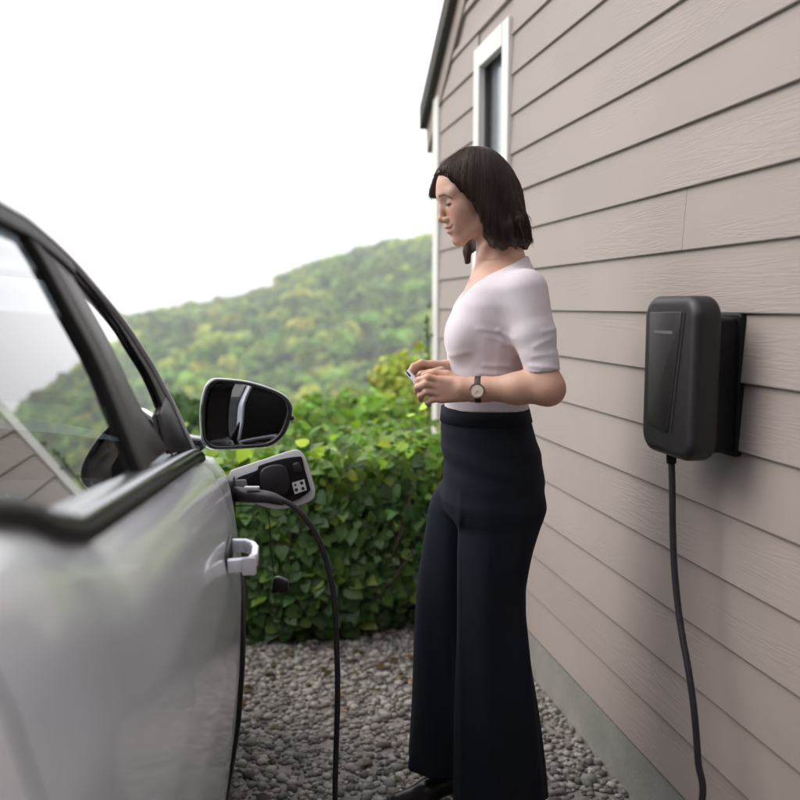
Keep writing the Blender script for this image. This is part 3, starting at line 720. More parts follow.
pos = np.stack([px_, py_, sz*.25], 1); scl = np.stack([sz, sz*rng.uniform(.6, 1, n), sz*rng.uniform(.4, .75, n)], 1)
v_ = rng.uniform(.07, .38, n); col = np.stack([v_, v_*rng.uniform(.88, .97, n), v_*rng.uniform(.78, .92, n)], 1)
V, F, C_ = scatter(IV*1.0, IF, pos, scl, rand_rot(n, True), col)
V = V+rng.normal(0, .0006, V.shape)
stone_m = bpy.data.materials.new('stone'); stone_m.use_nodes = True; a = stone_m.node_tree.nodes.new('ShaderNodeVertexColor'); a.layer_name = 'tint'
stone_m.node_tree.links.new(a.outputs[0], stone_m.node_tree.nodes['Principled BSDF'].inputs['Base Color']); stone_m.node_tree.nodes['Principled BSDF'].inputs['Roughness'].default_value = .85
tag(link('gravel', np_mesh(V, F, 'gravel', C_), stone_m), 'loose grey and tan gravel strewn before the hedge', 'gravel', kind='stuff')

# ================================================================== LEAVES AND HEDGE
def leaf_mesh(wide=.5):
    # ivy-like lobed leaf, folded along the midrib, unit length along y
    o = [(0, 0), (.16, -.06), (.40, .06), (.46, .30), (.30, .50), (.22, .72), (0, 1.0)]
    V = [(0, 0, 0), (0, .35, -.0), (0, .7, -.02), (0, 1, -.10)]
    r_ = [(.17*wide*2, -.08, .04), (.44*wide*2, .10, .08), (.42*wide*2, .42, .06), (.22*wide*2, .74, .02)]
    V = V+[(a, b, c) for a, b, c in r_]+[(-a, b, c) for a, b, c in r_]
    F = [(0, 4, 5), (0, 5, 1), (1, 5, 6), (1, 6, 2), (2, 6, 7), (2, 7, 3)]
    F += [(0, 9, 8), (0, 1, 9), (1, 10, 9), (1, 2, 10), (2, 11, 10), (2, 3, 11)]
    return np.array(V, float), np.array(F)
LV, LF = leaf_mesh()
def leaf_rots(nrm, r=rng, droop=.5):
    """leaf z axis ~ outward normal, leaf y axis pointing down-ish"""
    n = len(nrm); z = nrm/np.linalg.norm(nrm, axis=1, keepdims=True)
    y = r.normal(0, .6, (n, 3)); y[:, 2] -= droop; y -= (y*z).sum(1, keepdims=True)*z; y /= np.linalg.norm(y, axis=1, keepdims=True)
    x = np.cross(y, z); return np.stack([x, y, z], -1)
def greens(n, r, base, spread=.3, yellow=.15):
    b = np.array(base)[None]*np.exp(r.normal(0, spread, (n, 1))); yy = (r.uniform(0, 1, n) < yellow)[:, None]
    b = np.where(yy, b*np.array([[2.1, 1.65, .9]]), b); return np.clip(b*np.exp(r.normal(0, .08, (n, 3))), .004, .6)
hedge = empty('hedge', (-.9, 4.3, 0), 'low leafy green hedge along the edge of the gravel', 'hedge')
LM = leaf_mat('hedge_leaf', rough=.42, trans=.35)
LMo = leaf_mat('hedge_leaf_single', rough=.42, trans=.35, rnd=[(0, (.022, .058, .012)), (.5, (.045, .115, .02)), (.85, (.09, .19, .035)), (1, (.20, .28, .04))])
def hedge_front(x): return 3.66+.08*np.sin(x*2.3+.5)+.05*np.sin(x*7+1)+np.clip(x-.12, 0, 1)*1.5
def hedge_top(x, y): return .77+.04*np.sin(x*3.1+1)+.03*np.sin(x*8+y*5)+.02*np.sin(y*6)-(y-3.7)*.11
nh = 17000
x = rng.uniform(-3.4, .42, nh); u_ = rng.uniform(0, 1, nh)
face = u_ < .58
yf = hedge_front(x); h = np.where(face, rng.uniform(.02, 1, nh)**.9, 1)
y = np.where(face, yf, yf+rng.uniform(0, 1.5, nh)); tp_ = hedge_top(x, y)
z = h*tp_; bulge = .16*np.sqrt(np.clip(1-(np.abs(h-.5)*2)**3, 0, 1)); y = np.where(face, y-bulge+.12, y)
dep = rng.exponential(.05, nh); y = y+np.where(face, dep, 0); z = z-np.where(face, 0, dep)+np.where(~face, rng.normal(0, .03, nh), 0)
nrm = np.where(face[:, None], np.stack([rng.normal(0, .5, nh), -1+rng.normal(0, .3, nh), .35+rng.normal(0, .45, nh)], 1), np.stack([rng.normal(0, .55, nh), -.35+rng.normal(0, .5, nh), np.full(nh, 1.0)], 1))
wallside = (x-W0.x)*WN.x+(y-W0.y)*WN.y > .06
x, y, z, nrm, face, dep = [q[wallside] for q in (x, y, z, nrm, face, dep)]; n = len(x)
# sprigs: some leaves stand above the top
sp = (~face) & (rng.uniform(0, 1, n) < .25); z = z+np.where(sp, rng.gamma(1.3, .035, n), 0)
size = rng.triangular(.024, .05, .078, n)*np.where(face & (z < .35), 1.1, 1)
R_ = leaf_rots(nrm); pos = np.stack([x, y, z], 1)
tnt = greens(n, rng, (.050, .115, .022), .36, .12); topk = np.clip((z-.62)/.2, 0, 1)[:, None]
tnt = tnt*(1+topk*np.array([[2.6, 1.8, .5]]))           # yellower top leaves, with the light on them painted brighter
# 300 single leaves: those facing out and in view
pxx = 400+900*x/y; score = np.where((pxx > 232) & (pxx < 440) & face & (dep < .04) & (z > .05), size*rng.uniform(.8, 1.2, n), 0)
big = np.argsort(-score)[:300]
lm_me = np_mesh(LV, LF, 'leaf'); lm_me.materials.append(LMo)
for b in big:
    o = bpy.data.objects.new('leaf', lm_me); COL.objects.link(o); o.parent = hedge
    o.matrix_parent_inverse = Matrix.Translation(-Vector(hedge.location))
    mm = Matrix([[*(R_[b][i]*size[b]), pos[b][i]] for i in range(3)]+[[0, 0, 0, 1]]); o.matrix_basis = mm
msk = np.ones(n, bool); msk[big] = False
V, F, C_ = scatter(LV, LF, pos[msk], np.repeat(size[msk][:, None], 3, 1), R_[msk], tnt[msk])
tag(link('foliage', np_mesh(V, F, 'foliage', C_), LM, hedge), kind='stuff')
# fallen leaves on the gravel near the hedge
nf = 90; fx = rng.uniform(-1.0, .35, nf); fy = 3.58-rng.exponential(.35, nf); kf_ = ((fx-W0.x)*WN.x+(fy-W0.y)*WN.y > .06) & (fy > 1.7)
fx, fy = fx[kf_], fy[kf_]; nf = len(fx); nn = np.stack([rng.normal(0, .3, nf), rng.normal(0, .3, nf), np.ones(nf)], 1)
V, F, C_ = scatter(LV, LF, np.stack([fx, fy, np.full(nf, .016)], 1), np.repeat(rng.uniform(.018, .045, nf)[:, None], 3, 1), leaf_rots(nn, rng, 0), greens(nf, rng, (.12, .085, .035), .4, .1))
tag(link('fallen_leaves', np_mesh(V, F, 'fallen_leaves', C_), LM), 'dry brown leaves fallen on the gravel by the hedge', 'leaves', kind='stuff')
# dark green-brown twiggy inner mass
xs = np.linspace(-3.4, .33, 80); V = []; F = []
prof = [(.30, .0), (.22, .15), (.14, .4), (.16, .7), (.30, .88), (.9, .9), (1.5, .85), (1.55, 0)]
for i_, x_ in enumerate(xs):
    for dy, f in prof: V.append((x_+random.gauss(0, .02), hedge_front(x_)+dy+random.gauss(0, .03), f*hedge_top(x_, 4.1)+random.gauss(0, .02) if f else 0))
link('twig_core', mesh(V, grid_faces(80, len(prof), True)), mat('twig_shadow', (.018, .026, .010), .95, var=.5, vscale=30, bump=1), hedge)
Vs = []; Fs = []
for k_ in range(160):
    x_ = random.uniform(-2.5, .3); b0 = Vector((x_, hedge_front(x_)+.12, 0)); b1 = b0+Vector((random.gauss(0, .15), -.08+random.gauss(0, .05), random.uniform(.3, .75)))
    v_, f_ = tube([b0, (b0+b1)/2+Vector((random.gauss(0, .03), 0, 0)), b1], [.006, .005, .003], 5); k0 = len(Vs); Vs += v_; Fs += [tuple(q+k0 for q in ff) for ff in f_]
tag(link('stem', mesh(Vs, Fs), mat('stem_bark', (.06, .045, .03), .9), hedge), kind='stuff')

# ================================================================== TREES
def crown_proto(nl, rad, hgt, seed, leaf, lobes=9):
    r = np.random.default_rng(seed); cs = r.normal(0, 1, (lobes, 3)); cs /= np.linalg.norm(cs, axis=1, keepdims=True); cs *= r.uniform(.35, .72, (lobes, 1)); cs[:, 2] = cs[:, 2]*.75+.05
    cs = np.vstack([cs, [[0, 0, .1]]]); rs_ = r.uniform(.30, .48, lobes+1); rs_[-1] = .55
    li = r.integers(0, lobes+1, nl); d = r.normal(0, 1, (nl, 3)); d[:, 2] = np.abs(d[:, 2])*.9-.25; d /= np.linalg.norm(d, axis=1, keepdims=True)
    p_ = cs[li]+d*(rs_[li]*r.uniform(.75, 1.08, nl))[:, None]; p_ = p_*np.array([rad, rad, hgt])
    nr = d+r.normal(0, .35, (nl, 3)); R__ = leaf_rots(nr, r, .3)
    br = np.exp(r.normal(0, .22, nl))*np.exp(r.normal(0, .16, lobes+1))[li]
    return p_, R__, br
QV = np.array([(-.5, -.5, 0), (.5, -.42, .1), (.42, .55, 0), (-.55, .4, .12)], float); QF = np.array([(0, 1, 2, 3)])
def forest(pos, rad, hues, protos, leafsize):
    Vs, Fs, Cs = [], [], []; k0 = 0
    for i in range(len(pos)):
        P, R__, br = protos[i % len(protos)]; a = rng.uniform(0, 2*pi); c, s_ = cos(a), sin(a); Rz = np.array([[c, -s_, 0], [s_, c, 0], [0, 0, 1]])
        s = rad[i]; p_ = (P@Rz.T)*s+pos[i]; RR = Rz@R__
        q = np.einsum('nij,vj->nvi', RR, QV)*(leafsize*s)+p_[:, None]
        Vs.append(q.reshape(-1, 3)); Fs.append((QF[None]+(np.arange(len(P))*4)[:, None, None]).reshape(-1, 4)+k0); k0 += len(P)*4
        c_ = np.clip(hues[i][None]*br[:, None], .004, .6); Cs.append(np.repeat(np.concatenate([c_, np.ones((len(P), 1))], 1), 4, 0))
    return np.concatenate(Vs), np.concatenate(Fs), np.concatenate(Cs)
FM = leaf_mat('woodland_leaf', rough=.7, trans=.3)
# wooded valley side and hill, seen as one mass
pr = [crown_proto(95, 1, 1.05, 40+k, .5) for k in range(7)]
NT = 5200
az = rng.uniform(radians(-36), radians(11), NT); r0 = np.sqrt(rng.uniform(130**2, 790**2, NT)); r0 = np.where(rng.uniform(0, 1, NT) < .22, rng.uniform(85, 280, NT), r0)
x = r0*np.sin(az); y = r0*np.cos(az); rad = rng.uniform(3.4, 6.6, NT)*(1+.25*(r0 > 450)); 
patch = fbm(x, y, 60, 11)+.6*fbm(x, y, 22, 5); rad *= np.clip(1+.25*patch, .6, 1.5)
z = terrain(x, y)+rad*.85
base = np.where((patch > .35)[:, None], [[.28, .37, .07]], np.where((patch < -.35)[:, None], [[.055, .11, .03]], [[.15, .25, .06]]))
yel = rng.uniform(0, 1, NT) < .10; base = np.where(yel[:, None], [[.33, .37, .06]], base)
hue = base*np.exp(rng.normal(0, .22, (NT, 1)))*np.exp(rng.normal(0, .07, (NT, 3)))
V, F, C_ = forest(np.stack([x, y, z], 1), rad, hue, pr, .42)
tag(link('woodland', np_mesh(V, F, 'woodland', C_), FM), 'mixed green woodland covering the valley and hillside', 'woodland', kind='stuff')

def tree(name, label, loc, rad, hgt, base, seed, nl=4200, leaf=.09, group=None, trunk=True):
    t_ = empty(name, loc, label, 'tree' if trunk else 'shrub', group); r = np.random.default_rng(seed)
    P, RR, br = crown_proto(nl, rad, hgt, seed, leaf, 16); P = P+np.array(loc)+np.array([0, 0, (hgt*1.9 if trunk else hgt*.75)])
    sz = r.uniform(.7, 1.3, nl)*leaf
    V, F, C_ = scatter(LV, LF, P, np.repeat(sz[:, None], 3, 1), RR, np.clip(np.array(base)[None]*br[:, None]*np.exp(r.normal(0, .1, (nl, 3))), .004, .6))
    tag(link('crown', np_mesh(V, F, 'crown', C_), FM, t_), kind='stuff')
    top = Vector(loc)+Vector((0, 0, hgt*1.9 if trunk else hgt*.8))
    bk = M.get('bark') or mat('bark', (.085, .065, .05), .9, bump=.8, bscale=25); M['bark'] = bk
    tr_ = link('trunk', mesh(*tube(catmull([Vector(loc)-Vector((0, 0, .2)), Vector(loc)+Vector((rad*.04, 0, hgt*.6)), top], 5), [rad*.09*(1-.06*q) for q in range(11)], 10)), bk, t_, True)
    for q in range(6 if trunk else 4):
        a = 2*pi*q/6+r.uniform(0, .6); s0 = Vector(loc).lerp(top, .45+.08*q); e_ = s0+Vector((cos(a)*rad*.7, sin(a)*rad*.7, hgt*r.uniform(.3, .7)))
        link('limb', mesh(*tube(catmull([s0, s0.lerp(e_, .5)+Vector((0, 0, hgt*.08)), e_], 4), [rad*.04*(1-.08*k) for k in range(9)], 7)), bk, tr_, True)
    return t_
def gz(x, y): return float(terrain(np.array([x]), np.array([y]))[0])
for nm, lb, x_, y_, rd, hg, bs, sd2, tk, lf, nl in (
    ('shrub', 'yellow-green bush in front of the wall corner beyond the hedge', .05, 8.3, .55, .62, (.36, .42, .07), 103, False, .075, 1500),
    ('shrub', 'bright green bush rising over the hedge beside the woman', -.45, 7.2, .8, .46, (.15, .27, .035), 104, False, .075, 2200),
    ('shrub', 'dark green bush beyond the hedge behind the mirror', -1.9, 7.0, .9, .46, (.045, .10, .02), 105, False, .075, 2200)):
    z0 = gz(x_, y_); tree(nm, lb, (x_, y_, z0), rd, hg, bs, sd2, nl, lf, trunk=tk)
# vine climbing the corner of the house
vn = empty('climbing_vine', wl(S1+.03, 0), 'thin green vine climbing the white corner trim of the house', 'vine')
pts = catmull([wl(S1+.035, 0, .035), wl(S1+.05, .6, .045), wl(S1+.03, 1.0, .04), wl(S1+.045, 1.35, .05)], 6)
link('stem', mesh(*tube(pts, .005, 6)), M['bark'], vn, True)
for k in range(46):
    p_ = pts[random.randrange(3, len(pts))]+Vector((random.gauss(0, .02), random.gauss(0, .02), random.gauss(0, .03))); rt = leaf_rots(np.array([[random.gauss(-.3, .5), -1, random.gauss(.3, .3)]]))[0]; s_ = random.uniform(.018, .03)
    o = bpy.data.objects.new('leaf', lm_me); COL.objects.link(o); o.parent = vn; o.matrix_parent_inverse = Matrix.Translation(-Vector(vn.location)); o.matrix_basis = Matrix([[*(rt[i]*s_), p_[i]] for i in range(3)]+[[0, 0, 0, 1]])
# unseen trees added behind the camera to darken mirror and glass reflections
for k, (x_, y_) in enumerate(((-7.5, -7.0), (-3.6, -8.8), (.2, -9.5), (-10.5, -2.5))):
    tree('broadleaf_tree', ['dark tree behind the viewpoint, furthest left at the back', 'dark tree behind the viewpoint, left of the car tail', 'dark tree behind the viewpoint, nearest the house wall', 'dark tree out of view to the left of the car'][k], (x_, y_, 0), 2.9, 1.9, (.030, .055, .018), 201+k, 3800, .2)

# ================================================================== PERSON (signed distance fields turned into smooth meshes)
class Field:
    def __init__(s, lo, hi, h):
        s.h = h; s.lo = np.array(lo, float); s.n = np.ceil((np.array(hi)-s.lo)/h).astype(int)+1
        s.ax = [(s.lo[i]+np.arange(s.n[i])*h).astype(np.float32) for i in range(3)]
        s.f = np.full(s.n, 1.0, np.float32)
    def sl(s, lo, hi, m):
        r = []
        for i in range(3):
            a = max(0, int((lo[i]-m-s.lo[i])/s.h)); b = min(s.n[i], int((hi[i]+m-s.lo[i])/s.h)+2); r.append(slice(a, max(a, b)))
        return tuple(r)
    def xyz(s, q=(slice(None),)*3):
        return s.ax[0][q[0]][:, None, None], s.ax[1][q[1]][None, :, None], s.ax[2][q[2]][None, None, :]
    def op(s, lo, hi, fn, k=.01, mode='add', m=None):
        q = s.sl(lo, hi, k*1.5+.012 if m is None else m)
        if any(a.stop <= a.start for a in q): return
        d = fn(*s.xyz(q)).astype(np.float32); a = s.f[q]
        if mode == 'add':
            hh = np.clip(.5+.5*(a-d)/k, 0, 1) if k > 0 else (a > d).astype(np.float32); s.f[q] = a*(1-hh)+d*hh-k*hh*(1-hh)
        elif mode == 'sub':
            d = -d; hh = np.clip(.5-.5*(a-d)/k, 0, 1) if k > 0 else (a < d).astype(np.float32); s.f[q] = a*(1-hh)+d*hh+k*hh*(1-hh)
        elif mode == 'and':
            hh = np.clip(.5-.5*(a-d)/k, 0, 1) if k > 0 else (a < d).astype(np.float32); s.f[q] = a*(1-hh)+d*hh+k*hh*(1-hh)
    def cone(s, p, r, p2, r2, k=.01, mode='add', flat=None):
        p, p2 = np.array(p), np.array(p2); R = max(r, r2); v = p2-p; vv = max(1e-9, v@v)
        def fn(X, Y, Z):
            t = np.clip(((X-p[0])*v[0]+(Y-p[1])*v[1]+(Z-p[2])*v[2])/vv, 0, 1)
            dx, dy, dz = X-p[0]-t*v[0], Y-p[1]-t*v[1], Z-p[2]-t*v[2]
            return np.sqrt(dx*dx+dy*dy+dz*dz)-(r+(r2-r)*t)
        s.op(np.minimum(p, p2)-R, np.maximum(p, p2)+R, fn, k, mode)
    def ell(s, c, rad, k=.01, mode='add', R=None):
        c = np.array(c); rad = np.array(rad); R_ = np.eye(3) if R is None else R      # columns = axes
        def fn(X, Y, Z):
            a = [(X-c[0])*R_[0, i]+(Y-c[1])*R_[1, i]+(Z-c[2])*R_[2, i] for i in range(3)]
            k0 = np.sqrt(sum((a[i]/rad[i])**2 for i in range(3))); k1 = np.sqrt(sum((a[i]/rad[i]**2)**2 for i in range(3)))+1e-9
            return k0*(k0-1)/k1
        m = rad.max(); s.op(c-m, c+m, fn, k, mode)
    def mesh(s):
        f = s.f; n = s.n; sg = f < 0
        cnt = np.zeros(n-1, np.uint8)
        for a in (0, 1):
            for b in (0, 1):
                for c in (0, 1): cnt += sg[a:n[0]-1+a, b:n[1]-1+b, c:n[2]-1+c]
        act = (cnt > 0) & (cnt < 8); idx = np.argwhere(act); ids = np.full(n-1, -1, np.int64); ids[act] = np.arange(len(idx))
        acc = np.zeros((len(idx), 3)); num = np.zeros(len(idx)); off = [(a, b, c) for a in (0, 1) for b in (0, 1) for c in (0, 1)]
        val = {o: f[idx[:, 0]+o[0], idx[:, 1]+o[1], idx[:, 2]+o[2]] for o in off}
        for o in off:
            for ax in range(3):
                if o[ax]: continue
                o2 = list(o); o2[ax] = 1; o2 = tuple(o2); a, b = val[o], val[o2]; m = (a < 0) != (b < 0)
                t = np.where(m, a/np.where(m, a-b, 1), 0); p = np.array(o, float)[None].repeat(len(idx), 0); p[:, ax] = t
                acc[m] += p[m]; num[m] += 1
        V = s.lo+(idx+acc/num[:, None])*s.h
        Fs = []
        for ax in range(3):
            sl0 = [slice(0, n[i]) for i in range(3)]; sl1 = list(sl0); sl0[ax] = slice(0, n[ax]-1); sl1[ax] = slice(1, n[ax])
            a, b = sg[tuple(sl0)], sg[tuple(sl1)]; u, v = [(1, 2), (2, 0), (0, 1)][ax]
            e = np.argwhere(a != b); e = e[(e[:, u] > 0) & (e[:, v] > 0) & (e[:, u] < n[u]-1) & (e[:, v] < n[v]-1)]
            fl = a[tuple(e.T)]; q = []
            for du, dv in ((1, 1), (0, 1), (0, 0), (1, 0)):
                w_ = e.copy(); w_[:, u] -= du; w_[:, v] -= dv; q.append(ids[tuple(w_.T)])
            q = np.stack(q, 1); q[~fl] = q[~fl][:, ::-1]; Fs.append(q)
        return V, np.concatenate(Fs)
def relax(V, F, it=1, lam=.4):
    for _ in range(it):
        s = np.zeros_like(V); c = np.zeros(len(V))
        for a in range(4):
            for b in (a-1, (a+1) % 4):
                np.add.at(s, F[:, a], V[F[:, b]]); np.add.at(c, F[:, a], 1)
        V = V+lam*(s/np.maximum(c, 1)[:, None]-V)
    return V
PY = 2.30
A = lambda px, py, Y=PY: np.array(at(px, py, Y))
def table(rows):
    """rows: (py, x_front, x_back, half width) at the body's mid depth -> smooth tables over z"""
    z, cx, rx, ry = [], [], [], []
    for r in rows:
        a, b = A(r[1], r[0]), A(r[2], r[0]); z.append(a[2]); cx.append((a[0]+b[0])/2); rx.append((b[0]-a[0])/2); ry.append(r[3])
    z = np.array(z); o = np.argsort(z); zz = np.linspace(z.min(), z.max(), 500); res = []
    for q in (cx, rx, ry):
        v = np.interp(zz, z[o], np.array(q)[o]); kk = np.hanning(25); kk /= kk.sum(); vp_ = np.pad(v, 12, mode='reflect', reflect_type='odd'); res.append(np.convolve(vp_, kk, 'valid'))
    return zz, *res
def loft_fn(tb, cy=PY, grow=0, p=2.0):
    zz, cx, rx, ry = tb
    def fn(X, Y, Z):
        a = np.interp(Z, zz, cx); b = np.interp(Z, zz, rx)+grow; c = np.interp(Z, zz, ry)+grow
        dx, dy = np.abs(X-a)/b, np.abs(Y-cy)/c
        k0 = (dx**p+dy**p)**(1/p); k1 = np.sqrt((dx/b)**2+(dy/c)**2)+1e-6
        d = np.where(k0 > .3, k0*(k0-1)/k1, -.3*np.minimum(b, c))
        return np.maximum(d, np.maximum(zz[0]-grow-Z, Z-zz[-1]-grow))
    return fn
TORSO = table([(262, 478, 521, .052), (268, 475, 526, .085), (276, 470, 531, .125), (288, 463, 535, .150), (305, 455, 537, .155), (325, 450, 536, .148), (345, 449, 533, .138), (365, 449, 529, .126), (385, 447, 526, .120), (402, 446, 526, .124), (430, 446, 532, .145), (470, 450, 540, .165), (500, 456, 538, .16)])
def torso(F_, grow, k=.02):
    zz = TORSO[0]; F_.op((.05, PY-.2, zz[0]), (.5, PY+.2, zz[-1]), loft_fn(TORSO, grow=grow, p=2.3), k, m=.03)
    for s in (-1, 1):
        F_.ell(A(464, 333, PY)+[0.0, s*.068, 0], (.034+grow, .050+grow, .048+grow), .03)
        F_.ell(A(461, 341, PY)+[0.0, s*.070, 0], (.024+grow, .040+grow, .036+grow), .035)
# --- arm joints (near = her left arm, nearer the camera)
SH_N, EL_N, WR_N = A(525.5, 291, 2.15), A(546, 388, 2.10), A(472, 389.5, 2.13)
SH_F, EL_F, WR_F = A(518, 290, 2.45), A(520, 388, 2.47), A(452, 371.5, 2.33)
def arms(F_, grow=0, upto=1.0, far=True):
    for (a, b, c, on) in ((SH_N, EL_N, WR_N, True), (SH_F, EL_F, WR_F, far)):
        if not on: continue
        m1 = a*.55+b*.45
        F_.cone(a, .047+grow, m1, .041+grow, .055); F_.cone(m1, .041+grow, b, .034+grow, .015)
        if upto > .5:
            m2 = b*.62+c*.38; F_.cone(b, .033+grow, m2, .035+grow, .03); m3 = b*.15+c*.85
            F_.cone(m2, .035+grow, m3, .0275+grow, .02); F_.cone(m3, .0275+grow, c, .0265+grow, .015)
            F_.ell(b+np.array([.012, 0, -.004]), (.026+grow, .028+grow, .028+grow), .03)
# --- head frame
TAU, PSI = radians(14), radians(13)
f0 = np.array([-cos(PSI), -sin(PSI), 0]); l0 = np.array([sin(PSI), -cos(PSI), 0]); z0 = np.array([0, 0, 1.])
hf = f0*cos(TAU)-z0*sin(TAU); hu_ = z0*cos(TAU)+f0*sin(TAU); HR = np.stack([hf, l0, hu_], 1); HC = A(477, 196, PY)
H = lambda x, y, z: HC+HR@(np.array([x, y, z])*.955)
skin_ = Field(A(404, 430, 2.3)-[0, .3, 0], [.49, 2.58, HC[2]+.16], .0026)
skin_.lo[1] = 2.02
skin_ = Field((.015, 2.02, 1.03), (.50, 2.56, HC[2]+.15), .0026)
b = skin_
torso(b, -.007); 
b.cone(A(496, 238), .049, A(502, 266), .051, .02); b.cone(A(501, 260), .052, A(505, 285), .075, .04)
b.cone(A(474, 279, PY-.03), .008, A(500, 281, 2.19), .007, .02)          # collar bone
b.cone(A(486, 246, PY-.045), .010, A(477, 274, PY-.012), .008, .018)     # neck tendon
arms(b)
# skull and face
HSC = .955
def hE(c, r, k=.01, mode='add', R=None): b.ell(c, tuple(q*HSC for q in r), k*HSC, mode, R)
def hC(p, r, p2, r2, k=.01, mode='add'): b.cone(p, r*HSC, p2, r2*HSC, k*HSC, mode)
hE(H(-.002, 0, .031), (.084, .068, .079), .02, R=HR)
hE(H(.043, 0, .024), (.061, .060, .070), .03, R=HR)                  # forehead
hE(H(.040, 0, -.035), (.050, .054, .062), .03, R=HR)
for s in (-1, 1):
    hC(H(-.004, s*.048, -.040), .018, H(.014, s*.043, -.068), .013, .025)
    hC(H(.014, s*.043, -.068), .013, H(.070, s*.012, -.100), .011, .022)
    hE(H(.062, s*.034, -.022), (.026, .024, .024), .018, R=HR)       # cheek
    hE(H(.070, s*.032, -.045), (.018, .016, .020), .015, R=HR)
    hC(H(.0915, s*.012, .021), .0075, H(.078, s*.045, .022), .008, .018)   # brow ridge
hE(H(.077, 0, -.101), (.015, .016, .012), .018, R=HR)                # chin
hE(H(.080, 0, -.067), (.017, .026, .024), .018, R=HR)                # muzzle
hC(H(.092, 0, .010), .008, H(.1005, 0, -.012), .0080, .010); hC(H(.1005, 0, -.012), .0080, H(.1095, 0, -.035), .0080, .008)
hE(H(.109, 0, -.037), (.0085, .0088, .0075), .006, R=HR)
for s in (-1, 1): hE(H(.0985, s*.0120, -.041), (.010, .0065, .0075), .006, R=HR)
for s in (-1, 1):
    hE(H(.107, s*.032, -.001), (.016, .017, .0115), .014, 'sub', R=HR)
    hE(H(.0790, s*.0305, -.0025), (.0135, .0145, .0135), .005, R=HR)    # lids over the eye ball
    hC(H(.0915, s*.020, -.0065), .0016, H(.0865, s*.042, -.0060), .0016, .003, 'sub')   # lash line crease
    hE(H(.108, s*.0065, -.0475), (.0045, .0035, .003), .003, 'sub', R=HR)
hE(H(.0965, 0, -.0600), (.0085, .020, .0050), .005, R=HR); hE(H(.0940, 0, -.0735), (.0085, .0165, .0065), .005, R=HR)
hC(H(.1035, 0, -.0663), .0016, H(.093, .021, -.0630), .0014, .003, 'sub'); hC(H(.1035, 0, -.0663), .0016, H(.093, -.021, -.0630), .0014, .003, 'sub')
hC(H(.093, .020, -.0632), .0014, H(.085, .0285, -.0560), .0013, .003, 'sub'); hC(H(.093, -.020, -.0632), .0014, H(.085, -.0285, -.0560), .0013, .003, 'sub')
hE(H(.099, 0, -.085), (.006, .014, .005), .008, 'sub', R=HR)
for s in (-1, 1): hE(H(-.008, s*.073, -.008), (.014, .006, .028), .006, R=HR)
# --- hands: palm plus five jointed fingers
def fing(pts, r0, r1, k=.004):
    for i in range(len(pts)-1):
        a = r0+(r1-r0)*i/(len(pts)-1); c = r0+(r1-r0)*(i+1)/(len(pts)-1); b.cone(pts[i], a, pts[i+1], c, k)
# near hand: back of the hand to the camera, fingers curled forward and in
yn = 2.125
b.cone(WR_N, .0265, A(462, 388, yn), .0235, .015)
for (p, q, r) in (((462, 384), (440, 381), .0115), ((462, 388), (438, 387), .0118), ((462, 392), (439, 393), .0115), ((463, 396), (442, 399), .0105)):
    b.cone(A(p[0], p[1], yn+.002), r+.003, A(q[0], q[1], yn), r, .009); b.cone(A(p[0], p[1], yn+.014), r+.002, A(q[0], q[1], yn+.014), r-.001, .009)
fing([A(440, 380.5, yn), A(428, 377.5, yn-.004), A(419, 380, yn+.012), A(416, 384.5, yn+.030)], .0098, .0072)
fing([A(438, 386.5, yn), A(425.5, 384, yn-.006), A(417.5, 387.5, yn+.010), A(417, 392, yn+.028)], .0100, .0074)
fing([A(439, 393, yn), A(427, 391.5, yn-.004), A(420.5, 395.5, yn+.012), A(421, 399.5, yn+.028)], .0096, .0070)
fing([A(442, 399, yn), A(432.5, 399.5, yn), A(427.5, 402.5, yn+.014), A(429, 405, yn+.028)], .0084, .0062)
fing([A(460, 381, yn+.022), A(447, 375, yn+.030), A(434, 373, yn+.030), A(424, 375.5, yn+.026)], .0125, .0082, .006)
# far hand above it, fingers reaching over the little object
yf_ = 2.215
b.cone(WR_F, .025, A(446, 369.5, 2.27), .0225, .015)
for (p, q, r, dy) in (((446, 366), (431, 364.5), .0105, 0), ((446, 369), (430, 368.5), .011, .012), ((446, 371), (431, 372), .0105, .024)):
    b.cone(A(p[0], p[1], 2.27+dy*.5), r+.003, A(q[0], q[1], yf_+dy), r, .01)
fing([A(431, 365, yf_), A(421.5, 363, yf_-.012), A(413.5, 366.5, yf_-.022), A(410.5, 371, yf_-.026)], .0096, .0070)
fing([A(430, 368.5, yf_+.014), A(420.5, 367, yf_+.004), A(414, 371.5, yf_-.004), A(412.5, 377, yf_-.006)], .0096, .0070)
fing([A(431, 372, yf_+.026), A(422, 372.5, yf_+.018), A(417, 377.5, yf_+.012), A(417.5, 382, yf_+.012)], .0092, .0068)
fing([A(433, 375, yf_+.034), A(426, 378, yf_+.030), A(423, 383, yf_+.026)], .0082, .0062)
fing([A(441, 371, yf_-.004), A(430, 373.5, yf_-.030), A(420.5, 374, yf_-.040)], .0118, .0080, .006)
V, F = b.mesh(); V = relax(V, F, 1, .35)
